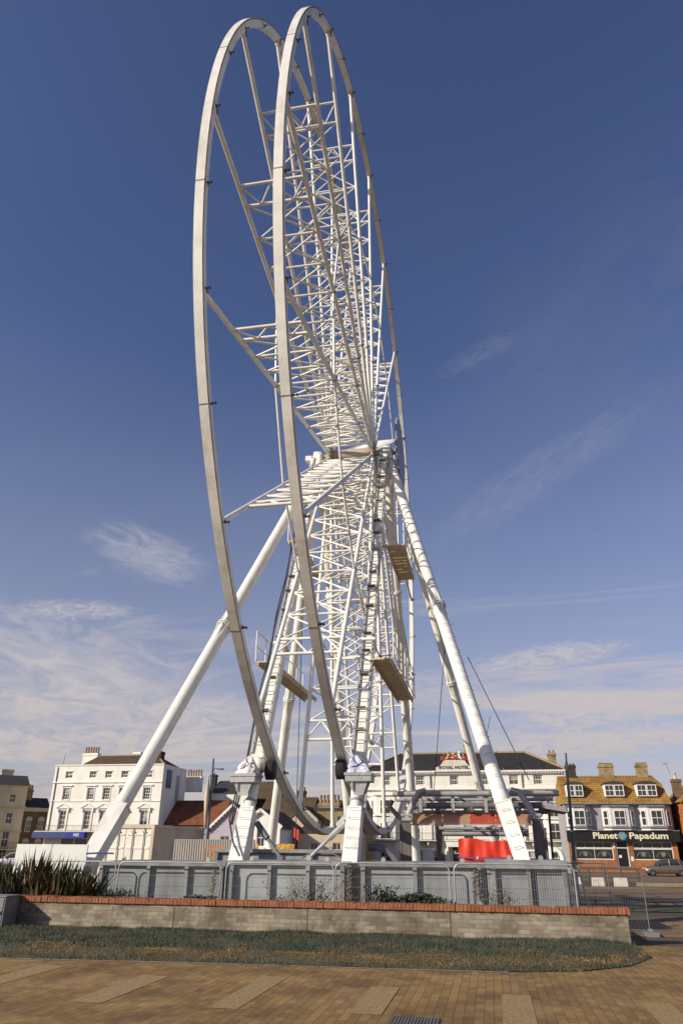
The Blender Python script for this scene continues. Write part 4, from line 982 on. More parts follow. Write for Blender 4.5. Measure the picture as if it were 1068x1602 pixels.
def bay(root, xa, xb, y, d, z0, z1, floors, wallm, c=.55, fw_=1.1, sw=.42, gm='glass', topm=None, capm='paint_white'):
    """canted bay with its own windows"""
    P = [(xa, y), (xa+c, y-d), (xb-c, y-d), (xb, y)]; mb = MB()
    for (a, b), (p, q) in zip(P, P[1:]): mb.quad((a, b, z0), (p, q, z0), (p, q, z1), (a, b, z1))
    mb.quad(*[(a, b, z0) for a, b in reversed(P)]); mb.quad(*[(a, b, z1) for a, b in P])
    o = mb.build('bay', M[wallm], root)
    mb = MB()
    Q = [(xa-.15, y), (xa+c-.1, y-d-.2), (xb-c+.1, y-d-.2), (xb+.15, y)]
    for z in [z1-.02]+[f[0]-.22 for f in floors]:
        mb.prism([(a, b-.004, z) for a, b in Q], (0, 0, .14))
    mb.build('bay_cornice', M[capm], o)
    if topm:
        mb = MB(); t = z1+.125; k = [(a*.7+(xa+xb)/2*.3, y-(y-b)*.45, t+.55) for a, b in Q]
        for i in range(3): mb.quad((*Q[i], t), (*Q[i+1], t), k[i+1], k[i])
        mb.quad(*k); mb.build('bay_roof', M[topm], o)
    for z, h in floors:
        a, g = winmesh(fw_, h, 2, 2, 'paint_white', gm); base = root.location
        w = child('window', a, o, V(((xa+xb)/2, y-d-.09, z))-base); child('pane', g, w, (0, 0, 0))
        a, g = winmesh(sw, h, 1, 2, 'paint_white', gm)
        for s in (-1, 1):
            mx_ = (xa+c/2 if s < 0 else xb-c/2); ang = math.atan2(-d, c)*(1 if s < 0 else -1)
            nrm = V((-d if s < 0 else d, -c, 0)).normalized()*.09
            w = child('window', a, o, V((mx_, y-d/2, z))+nrm-base); w.rotation_euler = (0, 0, ang); child('pane', g, w, (0, 0, 0))
    return o
bay(r, -14.4, -10.3, YB-.01, 1.0, -.65, 7.4, ((5.3, 1.6), (2.55, 1.8), (.0, 1.35)), 'stucco_hotel', .9, 1.3, .4)
bay(r, 5.6, 8.9, YB-.01, 1.0, -.65, 6.5, ((4.95, 1.35), (2.55, 1.8), (.0, 1.35)), 'stucco_hotel', .8, 1.2, .4, topm='lead')
mb = MB(); mb.box(-10.2, 5.5, YB-1.1, YB-.005, 2.36, 2.46); mb.box(-15, -10.4, YB-1.75, YB-1.1, 2.36, 2.46); mb.box(5.6, 9.1, YB-1.75, YB-1.1, 2.36, 2.46)
for x in (-9.8, -7.4, -5.2, -1.4, 1.6, 4.6): mb.box(x-.08, x+.08, YB-.9, YB-.005, 1.9, 2.355)
mb.build('balcony', M['stone'], r)
railing(r, [(-15, YB-1.7), (-10.3, YB-1.7), (-10.3, YB-1.05), (5.5, YB-1.05), (5.5, YB-1.7), (9.1, YB-1.7)], 2.44, 3.22)
# entrance porch
mb = MB(); mb.box(-5.3, -2.0, YB-1.6, YB-.02, 1.95, 2.30)
for x in (-5.1, -2.2):
    for y in (YB-1.45, YB-.25): mb.tube((x, y, -.65), (x, y, 1.95), .14, n=12)
mb.box(-5.2, -2.1, YB-1.62, YB-1.4, 1.75, 1.945); po = mb.build('porch', M['paint_white'], r)
mb = MB(); mb.box(-4.6, -2.7, YB+.15, YB+.2, -.65, 1.75); mb.build('door', M['black_paint'], r)
mb = MB()
for i in range(9):
    t = math.pi*i/8; mb.beam((-3.65, YB+.13, 1.1), (-3.65+.75*math.cos(t), YB+.13, 1.1+.55*math.sin(t)), .03, .03, (0, 1, 0))
mb.path([(-3.65+.75*math.cos(math.pi*i/12), YB+.13, 1.1+.55*math.sin(math.pi*i/12)) for i in range(13)], .035, 5); mb.beam((-4.5, YB+.13, 1.08), (-2.8, YB+.13, 1.08), .05, .06); mb.build('fanlight', M['paint_white'], r)
# roof
zr = 12.72; ya, yr, yb = YB-.35, 99.2, 106; xl, xr = -10.84, 4.95; a, b = X0-.3, X1+.3; z = 10.22
mb = MB(); mb.quad((a, ya, z), (b, ya, z), (xr, yr, zr), (xl, yr, zr)); mb.quad((b, ya, z), (b, yb, z), (xr, yr, zr)); mb.quad((b, yb, z), (a, yb, z), (xl, yr, zr), (xr, yr, zr)); mb.quad((a, yb, z), (a, ya, z), (xl, yr, zr))
rf = mb.build('roof', M['slate'], r)
mb = MB(); mb.beam((xl, yr, zr+.05), (xr, yr, zr+.05), .3, .18); mb.beam((xr, yr, zr+.05), (b, ya, z+.08), .26, .16); mb.beam((xl, yr, zr+.05), (a, ya, z+.08), .26, .16); mb.build('ridge', M['ridge'], rf)
A = pix(863, 1190, 98.5); chimney(rf, A.x, 98.5, 10.4, pix(863, 1178, 98.5).z, .95, .9, 2, 'brick_yellow', pot=.3)
A = pix(729, 1180, 99.5); chimney(rf, A.x, 99.5, 11.4, pix(729, 1164, 99.5).z, .5, .8, 0, 'brick_yellow')
mb = MB(); mb.box(-2.0, -.4, YB+.6, YB+2, 10.4, 11.7); mb.build('chimney', M['brick_dark'], rf)
# name panel with the painted crest standing on it
pl = MB(); yp = YB-.44
out = [(-6.2, 10.23), (-1.55, 10.23), (-1.55, 10.62), (-2.0, 10.70), (-2.35, 11.0), (-2.55, 11.35), (-3.0, 11.45), (-4.8, 11.45), (-5.2, 11.35), (-5.4, 11.0), (-5.75, 10.70), (-6.2, 10.62)]
pl.prism([(x, yp, z) for x, z in out], (0, .3, 0)); pan = pl.build('name_panel', M['stone'], r)
mb = MB(); mb.box(-6.35, -1.4, yp-.10, yp+.35, 10.10, 10.225); mb.build('sill', M['paint_white'], pan)
lettering('ROYAL HOTEL.', .50, pan, (-3.87, yp-.02, 10.56), M['black_paint'], .02, .012, 1.06, 1.05)
def blob(mb, c, rx, ry, rz, mi=0, n=10):
    vs = []; K = 6
    for j in range(K+1):
        p = math.pi*j/K
        for i in range(n): t = 2*math.pi*i/n; vs.append((c[0]+rx*math.sin(p)*math.cos(t), c[1]+ry*math.sin(p)*math.sin(t), c[2]+rz*math.cos(p)))
    mb.add(vs, [(j*n+i, j*n+(i+1) % n, (j+1)*n+(i+1) % n, (j+1)*n+i) for j in range(K) for i in range(n)], mi, True)
mb = MB(); yc = yp+.1; cx = -3.87
mb.prism([(cx-.38, yc-.08, 12.05), (cx+.38, yc-.08, 12.05), (cx+.38, yc-.08, 11.72), (cx, yc-.08, 11.46), (cx-.38, yc-.08, 11.72)], (0, .12, 0), 0)
mb.box(cx-.02, cx+.36, yc-.10, yc-.081, 11.86, 12.03, 1); mb.box(cx-.36, cx-.02, yc-.10, yc-.081, 11.64, 11.84, 1)
mb.lathe((cx, yc, 12.06), (0, 0, 1), [(0, .22), (.10, .26), (.16, .2), (.24, .12), (.30, .05)], 12, 1)
for s in (-1, 1):
    mi = 1 if s < 0 else 2; bx = cx+s*.72
    mb.path([(bx+s*.25, yc, 11.52), (bx+s*.05, yc, 11.75), (bx-s*.08, yc, 12.0), (bx-s*.05, yc, 12.22)], [.10, .15, .14, .10], 8, mi)
    blob(mb, (bx-s*.02, yc-.02, 12.34), .16, .14, .15, mi); mb.path([(bx-s*.1, yc-.05, 12.0), (bx-s*.32, yc-.08, 12.05)], [.06, .04], 6, mi); mb.path([(bx, yc-.05, 11.75), (bx-s*.3, yc-.08, 11.68)], [.07, .045], 6, mi)
    mb.path([(bx+s*.25, yc, 11.55), (bx+s*.42, yc, 11.75), (bx+s*.36, yc, 12.0), (bx+s*.48, yc, 12.12)], [.035, .035, .03, .05], 6, mi)
    mb.prism([(cx+s*.35, yc-.12, 11.46), (cx+s*1.75, yc-.12, 11.46), (cx+s*1.5, yc-.12, 11.66), (cx+s*.9, yc-.12, 11.56)], (0, .1, 0), 0)
    blob(mb, (cx+s*1.4, yc, 11.75), .22, .1, .16, 0); blob(mb, (cx+s*1.2, yc-.03, 11.92), .10, .08, .10, 3)
mb.build('crest', [M['red_paint'], M['gold'], M['paint_white'], M['leaf_mid']], pan)
mb = MB(); mb.tube((4.05, YB-.12, 2.3), (4.05, YB-.12, 10), .06, n=6); mb.tube((-6.9, YB-.12, 2.3), (-6.9, YB-.12, 10), .06, n=6); mb.build('drainpipe', M['paint_grey'], r)

# --- restaurant
X0, X1, YB = 7.7, 18.2, 85
r = thing('restaurant', (13, YB, -.65), 'restaurant with golden tiled mansard roof, three bays and black name board', 'restaurant')
sw1 = (8.36, 12.0, .68, 2.32); sw2 = (13.95, 17.72, .68, 2.32); dr_ = (12.28, 13.52, -.05, 2.32)
mb = MB(); facade(mb, X0, X1, 2.34, 5.85, [], YB, .2); shell(mb, X0, X1, YB, 94, -.65, 5.85); mb.build('wall', M['clad_grey'], r)
mb = MB(); facade(mb, X0, X1, -.65, 2.34, [sw1, sw2, dr_], YB-.06, .25); mb.build('shopfront', M['brick_orange'], r)
for a, b, c, d in (sw1, sw2):
    o = window(r, (a+b)/2, c, b-a, d-c-.62, YB+.02, 2, 1, gm='glass_shop'); o2 = window(r, (a+b)/2, d-.60, b-a, .60, YB+.02, 4, 1, gm='glass_shop')
    mb = MB()
    for s in (.25, .75):
        cx = a+(b-a)*s; mb.path([(cx+.62*math.cos(math.pi*i/10), YB+.055, c+.28+.42*math.sin(math.pi*i/10)) for i in range(11)], .03, 4); mb.lathe((cx, YB+.05, c+.5), (0, 1, 0), [(0, .22), (.01, .22)], 14)
    mb.build('window_emblem', M['paint_grey'], r)
mb = MB(); mb.box(12.28, 13.52, YB+.12, YB+.18, -.05, 2.32); dd = mb.build('door', M['black_paint'], r)
mb = MB(); mb.box(12.32, 12.40, YB+.02, YB+.118, -.05, 2.3); mb.box(13.40, 13.48, YB+.02, YB+.118, -.05, 2.3); mb.box(12.40, 13.40, YB+.02, YB+.118, 1.72, 1.80); mb.build('door_frame', M['paint_white'], dd)
mb = MB(); mb.box(12.52, 12.78, YB+.10, YB+.119, .85, 1.1); mb.build('notice', M['paint_white'], dd)
mb = MB()
for x, z, w, h in ((12.06, 1.7, .16, .6), (13.62, .55, .24, .42)): mb.box(x, x+w, YB-.09, YB-.061, z, z+h)
mb.build('notice', M['paint_white'], r)
mb = MB(); mb.box(X0-.1, X1+.3, YB-.62, YB-.07, 2.34, 3.32); fs = mb.build('fascia', M['black_paint'], r)
mb = MB(); mb.box(X0-.15, X1+.35, YB-.68, YB-.07, 3.325, 3.40); mb.build('cornice', M['paint_grey'], fs)
for txt, x0, x1 in (('Planet', 10.12, 12.5), ('Papadum', 13.66, 17.36)):
    me_w = lettering(txt, .86, fs, ((x0+x1)/2, YB-.645, 2.86), M['cream_paint'], .012, .022, 1.0)
    w = max(v.co.x for v in me_w.data.vertices)-min(v.co.x for v in me_w.data.vertices); me_w.data.transform(Matrix.Diagonal(((x1-x0)/w, 1, .95, 1)))
    # flared serifs on the stems, after the uncial letters of the board
mb = MB(); gx = 13.02
mb.lathe((gx, YB-.66, 2.86), (0, 1, 0), [(0, .36), (.03, .40)], 28, 0); mb.lathe((gx, YB-.672, 2.86), (0, 1, 0), [(0, .28), (.011, .28)], 24, 1)
mb.lathe((gx-.05, YB-.684, 2.86), (0, 1, 0), [(0, .13), (.011, .13)], 14, 2); mb.lathe((gx+.13, YB-.684, 2.98), (0, 1, 0), [(0, .07), (.011, .07)], 12, 2)
for s in (-1, 1): mb.prism([(gx+s*.40, YB-.65, 2.93), (gx+s*.40, YB-.65, 2.79), (gx+s*.54, YB-.65, 2.86)], (0, .02, 0), 0)
M['globe_blue'] = mat('globe_blue', (.10, .28, .42), (.06, .2, .33), 6, .5); M['globe_teal'] = mat('globe_teal', (.12, .38, .36), (.06, .22, .36), 4, .5)
mb.build('globe_emblem', [M['globe_blue'], M['globe_teal'], M['orange_metal']], fs)
for xa, xb in ((7.75, 10.3), (11.35, 14.6), (15.05, 18.05)):
    bay(r, xa, xb, YB-.01, .85, 3.42, 5.62, ((3.82, 1.45),), 'paint_white' if False else 'clad_light', .72, 1.1, .62, topm=None, capm='paint_grey')
    mb = MB(); mb.prism([(xa, YB-.015, 3.402), (xa+.7, YB-.9, 3.402), (xb-.7, YB-.9, 3.402), (xb, YB-.015, 3.402)], (0, 0, .16)); mb.build('bay_sill', M['paint_white'], r)
mb = MB(); mb.box(X0-.15, X1+.1, YB-.45, YB+.1, 5.855, 5.98); mb.build('gutter', M['paint_grey'], r)
prof = [(YB-.42, 5.985), (YB+.5, 7.0), (YB+1.2, 7.9), (YB+3.5, 8.86), (YB+7, 7.9), (YB+9.2, 5.985)]
xe = [18.3, 18.1, 17.95, 17.6, 17.95, 18.3]
mb = MB()
for i in range(5):
    (ya, za), (yb, zb) = prof[i], prof[i+1]; mb.quad((7.6, ya, za), (xe[i], ya, za), (xe[i+1], yb, zb), (7.6, yb, zb))
mb.quad(*[(xe[i], *prof[i]) for i in range(6)]); mb.quad(*[(7.6, *prof[i]) for i in reversed(range(6))])
rf = mb.build('roof', M['tile_gold'], r)
mb = MB(); mb.beam((7.6, YB+3.5, 8.9), (17.6, YB+3.5, 8.9), .3, .12); mb.build('ridge', M['ridge'], rf)
for xa, xb in ((8.05, 9.8), (11.92, 13.9), (15.11, 17.12)):
    cx, hw = (xa+xb)/2, (xb-xa)/2; yf = YB-.15
    mb = MB(); mb.box(xa, xb, yf+.06, YB+2.3, 6.62, 7.82); dm = mb.build('dormer', M['paint_white'], rf)
    mb = MB(); pts = [(cx+(hw+.12)*math.cos(math.pi*i/10), yf-.05, 7.825+.30*math.sin(math.pi*i/10)) for i in range(11)]; mb.prism(pts, (0, 2.6, 0)); mb.build('dormer_roof', M['slate_plain'], dm)
    for s in (-.5, .5):
        a, g = winmesh(hw*.92, 1.12, 2, 2, 'paint_white', 'glass'); w = child('window', a, dm, V((cx+s*hw*.98, yf-.03, 6.64))-r.location); child('pane', g, w, (0, 0, 0))
for (pxa, pxb, yt, n, mm) in ((884, 899, 1197, 3, 'brick_dark'), (936, 958, 1196, 6, 'brick_yellow'), (994, 1011, 1195.5, 5, 'brick_yellow')):
    A = pix(pxa, 1205, 88.7); B_ = pix(pxb, 1205, 88.7); chimney(rf, (A.x+B_.x)/2, 88.7, 8.3, pix(pxa, yt, 88.7).z, B_.x-A.x, .9, n, mm, pot=.16)

# --- building at the right edge
r = thing('gable_building', (22.3, 84, -.65), 'orange brick gabled building at the right edge of the view', 'building')
mb = MB(); facade(mb, 19.0, 26, -.65, 6.2, [(20.0, 21.2, .3, 2.0), (22.5, 24, .3, 2.2)], 83.5, .2); shell(mb, 19.0, 26, 83.5, 95, -.65, 6.2); mb.quad((19, 83.5, 6.2), (26, 83.5, 6.2), (22.5, 83.5, 8.6)); mb.build('wall', M['brick_orange'], r)
window(r, 20.6, .3, 1.2, 1.7, 83.62, 2, 2); window(r, 23.25, .3, 1.5, 1.9, 83.62, 2, 2)
mb = MB(); mb.quad((18.75, 83.2, 6.0), (22.5, 83.2, 8.7), (22.5, 95, 8.7), (18.75, 95, 6.0)); mb.quad((22.5, 83.2, 8.7), (26.3, 83.2, 6.0), (26.3, 95, 6.0), (22.5, 95, 8.7)); mb.quad((18.75, 83.2, 5.86), (22.5, 83.2, 8.56), (22.5, 83.2, 8.7), (18.75, 83.2, 6.0)); rf = mb.build('roof', M['tile_gold'], r)
A = pix(1051, 1215, 87); chimney(rf, A.x+.25, 87, 6.0, pix(1051, 1219, 87).z, .85, .8, 1, 'brick_brown', pot=.75, mp='stone')
mb = MB(); mb.tube((A.x-.2, 87, 9.0), (A.x-.5, 87, 10.1), .02, n=4); mb.tube((A.x-.8, 87, 9.9), (A.x-.1, 87, 10.1), .015, n=4); mb.build('aerial', M['pole_dark'], rf)

# --- houses between the white corner building and the hotel
def house(nm, x0, x1, y0, y1, ze, zr, wall, roofm, label, axis='X', wins=(), barge=None, eav=.25, z0=-.65, gm='glass', fm='paint_white'):
    r = thing(nm, ((x0+x1)/2, y0, z0), label, 'house'); mb = MB()
    facade(mb, x0, x1, z0, ze, [(x-w/2, x+w/2, z, z+h) for x, z, w, h, a, b in wins], y0, .16); shell(mb, x0, x1, y0, y1, z0, ze)
    if axis == 'Y': mb.quad((x0, y0, ze), (x1, y0, ze), ((x0+x1)/2, y0, zr)); mb.quad((x1, y1, ze), (x0, y1, ze), ((x0+x1)/2, y1, zr))
    else: mb.quad((x1, y0, ze), (x1, y1, ze), (x1, (y0+y1)/2, zr)); mb.quad((x0, y1, ze), (x0, y0, ze), (x0, (y0+y1)/2, zr))
    mb.build('wall', M[wall], r)
    for x, z, w, h, a, b in wins: window(r, x, z, w, h, y0+.08, a, b, fm, gm)
    mb = MB(); e = eav
    if axis == 'Y':
        xm = (x0+x1)/2; k = (zr-ze)/((x1-x0)/2); za = ze-k*e+.06; zt = zr+.06
        mb.prism([(x0-e, y0-e, za), (xm, y0-e, zt), (x1+e, y0-e, za), (x1+e, y0-e, za-.12), (xm, y0-e, zt-.13), (x0-e, y0-e, za-.12)], (0, y1-y0+2*e, 0))
    else:
        ym = (y0+y1)/2; k = (zr-ze)/((y1-y0)/2); za = ze-k*e+.06; zt = zr+.06
        mb.prism([(x0-e, y0-e, za), (x0-e, ym, zt), (x0-e, y1+e, za), (x0-e, y1+e, za-.12), (x0-e, ym, zt-.13), (x0-e, y0-e, za-.12)], (x1-x0+2*e, 0, 0))
    rf = mb.build('roof', M[roofm], r)
    if barge:
        mb = MB(); xm = (x0+x1)/2; y = y0-e-.04
        for s in (-1, 1):
            a = V((xm+s*((x1-x0)/2+e), y, ze-.1)); b = V((xm, y, zr+.0)); mb.beam(a, b, .05, .2, (0, 0, 1)); n = 9
            for i in range(n): p = a.lerp(b, (i+.5)/n)-V((0, 0, .17)); mb.add([p+V((-.09, 0, .08)), p+V((.09, 0, .08)), p+V((0, 0, -.1))], [(0, 1, 2)])
        mb.build('bargeboard', M[barge], rf)
    return r, rf
r, rf = house('tiled_house', -41.5, -34.4, 97, 104, 4.38, 7.2, 'stucco_white', 'tile_orange', 'low white house with orange tiled roof and brown framed window strip', 'X', [(-38.7, 2.2, 3.4, 1.6, 4, 2), (-35.6, 2.2, 1.7, 1.6, 2, 2)], eav=.3, fm='window_brown', gm='curtain')
mb = MB(); mb.box(-34.35, -32.4, 96.8, 103, -.65, 3.8); mb.build('side_extension', M['blue_clad'], r)
mb = MB(); mb.box(-40.6, -34.5, 96.9, 96.995, 3.85, 4.05); mb.build('window_head', M['window_brown'], r)
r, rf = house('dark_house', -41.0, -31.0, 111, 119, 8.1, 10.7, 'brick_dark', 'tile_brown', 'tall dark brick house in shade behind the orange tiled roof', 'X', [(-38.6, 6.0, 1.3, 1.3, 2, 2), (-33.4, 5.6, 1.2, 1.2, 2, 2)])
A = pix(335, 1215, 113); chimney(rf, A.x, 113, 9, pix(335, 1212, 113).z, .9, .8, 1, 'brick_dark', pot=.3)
r, rf = house('white_house', -37.9, -33.6, 104, 110, 8.6, 10.2, 'stucco_white', 'slate_plain', 'white house end with six chimney pots beside the corner building', 'X')
A = pix(304, 1220, 104.5); chimney(rf, A.x, 104.6, 8.6, pix(304, 1215, 104.5).z, 2.3, .8, 6, 'stucco_white', pot=.95)
house('bargeboard_house', -26.3, -21.9, 72, 80, 3.15, 5.3, 'lilac', 'slate_plain', 'lilac gabled house with scalloped white bargeboards left of the near left foot', 'Y', [(-24.8, 1.2, .9, 1.3, 2, 2)], 'paint_white')
house('bargeboard_house', -22.6, -18.9, 70, 78, 3.35, 4.75, 'stucco_white', 'tile_brown', 'small white gabled house with bargeboards right of the near left foot', 'Y', [(-21.6, 1.6, .55, 1.5, 1, 2), (-20.7, 1.6, .75, 1.5, 2, 2)], 'paint_white')
r, rf = house('brown_roof_house', -25.2, -19.6, 84, 92, 4.4, 6.8, 'brick_brown', 'tile_brown', 'house with a plain brown roof behind the small white gable', 'X')
A = pix(383, 1258, 86); chimney(rf, A.x, 87, 5, pix(383, 1254, 87).z, .9, .8, 0, 'brick_yellow')
for q in (-23.2, -21.4): chimney(rf, q, 88.4, 6.0, 7.6, .9, .7, 3, 'brick_dark', pot=.35)
r, rf = house('cream_house', -20.5, -17.6, 80, 88, 4.3, 5.5, 'stucco_cream', 'slate_plain', 'cream house with a stepped gable top between brown roofs', 'Y', [(-19.2, 1.4, .8, 1.3, 2, 2)], eav=.05)
for q in (-20.2, -18.0): chimney(rf, q, 84, 4.2, 5.75, .6, .6, 3, 'brick_brown', pot=.35)
r, rf = house('yellow_brick_house', -18.6, -13.3, 82, 90, 5.2, 6.35, 'brick_yellow', 'slate_plain', 'yellow brick house with a large many potted chimney stack', 'X', [(-15.2, 3.1, 1.4, 1.5, 2, 1)], eav=.05)
A = pix(515, 1255, 83); chimney(rf, A.x, 83.2, 5.1, pix(515, 1256, 83).z, 2.3, .9, 6, 'brick_yellow', pot=.8)
r, rf = house('low_cream_house', -18.2, -12.6, 74, 80, 2.9, 3.5, 'stucco_tan', 'slate_plain', 'low cream rendered house in front of the yellow brick one', 'X', [(-16.6, .8, .8, 1.2, 2, 2), (-14.4, .8, .8, 1.2, 2, 2)], eav=.1)
# ------------------------------------------------------------------ site things
# white hoarding boards, each on its own
for xa, xb, lab in ((-11.57, -10.62, 'left hand white hoarding board behind the flax'), (-10.60, -9.66, 'right hand white hoarding board, against the near left outrigger')):
    r = thing('hoarding_board', ((xa+xb)/2, 18.0, .2), lab, 'hoarding', 'white hoarding boards behind the flax')
    mb = MB(); mb.box(xa+.005, xb-.005, 17.98, 18.02, .2, 1.62); mb.build('board', M['hoarding'], r)
    mb = MB()
    for x in (xa+.1, xb-.1): mb.beam((x, 18.05, .0), (x, 18.05, 1.55), .06, .06, (0, 1, 0)); mb.beam((x, 18.06, 1.3), (x, 18.8, .02), .05, .05)
    mb.build('prop', M['stem'], r)
mb = MB(); mb.path([(-9.66, 17.95, 1.42), (-9.3, 17.96, 1.44), (-8.95, 17.94, 1.43)], .022, 6); tag(mb.build('lashing_strap', M['strap']), 'blue lashing strap tied at the foot of the near left outrigger', 'strap')
# containers
def container(x0, x1, y0, y1, z0, z1, m, label, doors=True, group=None):
    r = thing('shipping_container', ((x0+x1)/2, y0, z0), label, 'container', group)
    mb = MB()
    for x in (x0, x1-.14):
        for y in (y0, y1-.14): mb.box(x, x+.14, y, y+.14, z0, z1)
    mb.box(x0+.14, x1-.14, y0, y0+.14, z1-.16, z1); mb.box(x0+.14, x1-.14, y0, y0+.14, z0, z0+.16)
    for x in (x0, x1-.14): mb.box(x+.01, x+.13, y0+.14, y1-.14, z1-.13, z1-.01); mb.box(x+.01, x+.13, y0+.14, y1-.14, z0, z0+.16)
    mb.build('frame', M['container_tan' if m == 'container_white' else m], r)
    mb = MB(); n = int((y1-y0-.28)/.28)
    for x, s in ((x1-.03, 1), (x0+.03, -1)):
        for i in range(n):
            a = y0+.14+i*(y1-y0-.28)/n; w = (y1-y0-.28)/n; d = .045*s
            for (p, dp), (q, dq) in (((0, 0), (.3, 0)), ((.3, 0), (.5, d)), ((.5, d), (.8, d)), ((.8, d), (1, 0))):
                mb.quad((x-dp, a+p*w, z0+.14), (x-dq, a+q*w, z0+.14), (x-dq, a+q*w, z1-.12), (x-dp, a+p*w, z1-.12))
    mb.quad((x0+.1, y0+.14, z1-.05), (x1-.1, y0+.14, z1-.05), (x1-.1, y1, z1-.05), (x0+.1, y1, z1-.05)); mb.build('corrugated_wall', M['container_tan'], r)
    if doors:
        xm = (x0+x1)/2
        for a, b in ((x0+.145, xm-.012), (xm+.012, x1-.145)):
            mb = MB(); mb.box(a, b, y0+.05, y0+.10, z0+.17, z1-.17)
            for z in (z0+.5, z0+1.05, z0+1.6, z1-.45): mb.box(a+.06, b-.06, y0+.025, y0+.049, z, z+.07)
            d = mb.build('door', M[m], r); mb = MB()
            for f in (.28, .72):
                x = a+(b-a)*f; mb.tube((x, y0+.005, z0+.1), (x, y0+.005, z1-.1), .022, n=6)
                for z in (z0+.2, z0+.85, z1-.35): mb.box(x-.07, x+.07, y0-.02, y0+.024, z, z+.08)
                mb.beam((x, y0-.02, z0+.95), (x+.35, y0-.02, z0+.93), .03, .04)
            mb.build('lock_rod', M['galv'], d)
        mb = MB(); mb.box(xm-.011, xm+.011, y0+.06, y0+.09, z0+.17, z1-.17); mb.box(x0+.14, x1-.14, y0+.03, y0+.06, z1-.168, z1-.15); mb.build('door_seal', M['rust'], r)
    return r
container(-17.35, -14.66, 33, 39.1, -.12, 2.47, 'container_white', 'white shipping container with closed doors and rusty corner posts behind the outrigger')
# grey corrugated hoarding
r = thing('corrugated_hoarding', (-9.7, 26, 0), 'pale grey corrugated sheet hoarding behind the near left foot', 'hoarding')
mb = MB(); n = 34
for i in range(n):
    x0 = -10.76; w = 2.9/n; a = x0+i*w
    for (p, dp), (q, dq) in (((0, 0), (.35, 0)), ((.35, 0), (.5, .03)), ((.5, .03), (.85, .03)), ((.85, .03), (1, 0))): mb.quad((a+p*w, 26+dp, 0), (a+q*w, 26+dq, 0), (a+q*w, 26+dq, 1.82), (a+p*w, 26+dp, 1.82))
mb.build('sheet', M['corr_grey'], r)
mb = MB()
for z in (.4, 1.5): mb.box(-10.76, -7.86, 26.04, 26.10, z, z+.08)
mb.build('rail', M['galv'], r)
# orange trestle
r = thing('trestle', (-8.75, 24.2, .9), 'orange folded trestle barrier leaning against the grey hoarding', 'trestle')
bx = pix(318, 1345, 24.5).x; ex = pix(353, 1345, 24.5).x; zt = pix(335, 1326, 24.5).z
mb = MB(); mb.beam((bx+.03, 24.5, zt), (ex-.03, 24.5, zt), .05, .07); mb.build('top_rail', M['orange_metal'], r)
for f, g in ((.0, .06), (.35, .33), (.55, .60), (.92, 1.0), (.36, .58), (.58, .36)):
    mb = MB(); mb.beam((bx+(ex-bx)*g, 24.46, zt-.75), (bx+(ex-bx)*f, 24.5, zt), .035, .05, (0, 1, 0)); mb.build('leg', M['orange_metal'], r)
# yellow boards on the far side of the site
for k, (xa, xb, lab) in enumerate(((392, 404, 'short yellow site board just right of the near left foot'), (420, 460, 'long yellow and orange site board in front of the cream houses'))):
    A = pix(xa, 1327, 55); B_ = pix(xb, 1327, 55); zt = pix(xa, 1320, 55).z
    r = thing('site_board', ((A.x+B_.x)/2, 55, gz(55)), lab, 'site board'); mb = MB(); mb.box(A.x, B_.x, 55, 55.06, A.z-.1, zt); mb.build('board', M['yellow_board'], r)
    mb = MB()
    for x in (A.x+.1, B_.x-.1): mb.box(x-.04, x+.04, 55.07, 55.13, gz(55), zt-.02)
    mb.build('post', M['pole_dark'], r)
A = pix(462, 1303, 62); r = thing('red_flag', (A.x, 62, gz(62)), 'small red flag hanging limp in front of the cream houses', 'flag')
mb = MB(); mb.tube((A.x-.3, 62, gz(62)), (A.x-.25, 62, A.z+.5), .03, n=6); mb.build('pole', M['pole_dark'], r)
mb = MB()
for i in range(5):
    a = A.x-.25+i*.12; mb.quad((a, 62+.04*(i % 2), A.z+.45-.05*i), (a+.12, 62+.04*((i+1) % 2), A.z+.40-.05*i), (a+.12, 62+.04*((i+1) % 2), A.z-.30-.08*i), (a, 62+.04*(i % 2), A.z-.25-.08*i))
mb.build('cloth', M['red_paint'], r)

# boarding canopy frame lying on its columns, right of the wheel
r = thing('boarding_canopy', (-.5, 25, 0), 'grey steel boarding canopy with stacked pipes and red and orange sheeting', 'canopy')
def icol(x, y, z0, z1, w=.30, d=.30):
    mb = MB(); mb.box(x-w/2, x+w/2, y-d/2, y-d/2+.03, z0, z1); mb.box(x-w/2, x+w/2, y+d/2-.03, y+d/2, z0, z1); mb.box(x-.02, x+.02, y-d/2+.03, y+d/2-.03, z0, z1)
    mb.box(x-w/2-.02, x-w/2+.03, y-d/2-.015, y-d/2-.001, z0, z1); mb.box(x+w/2-.03, x+w/2+.02, y-d/2-.015, y-d/2-.001, z0, z1)
    mb.box(x-w/2-.04, x+w/2+.04, y-d/2-.04, y+d/2+.04, z1, z1+.03); mb.build('column', M['col_steel'], r)
icol(-2.54, 24, 0, 2.33); icol(1.35, 24, 0, 2.38, .28); icol(-1.95, 31, -.1, 2.30, .26, .26); icol(1.9, 31, -.1, 2.3, .26, .26)
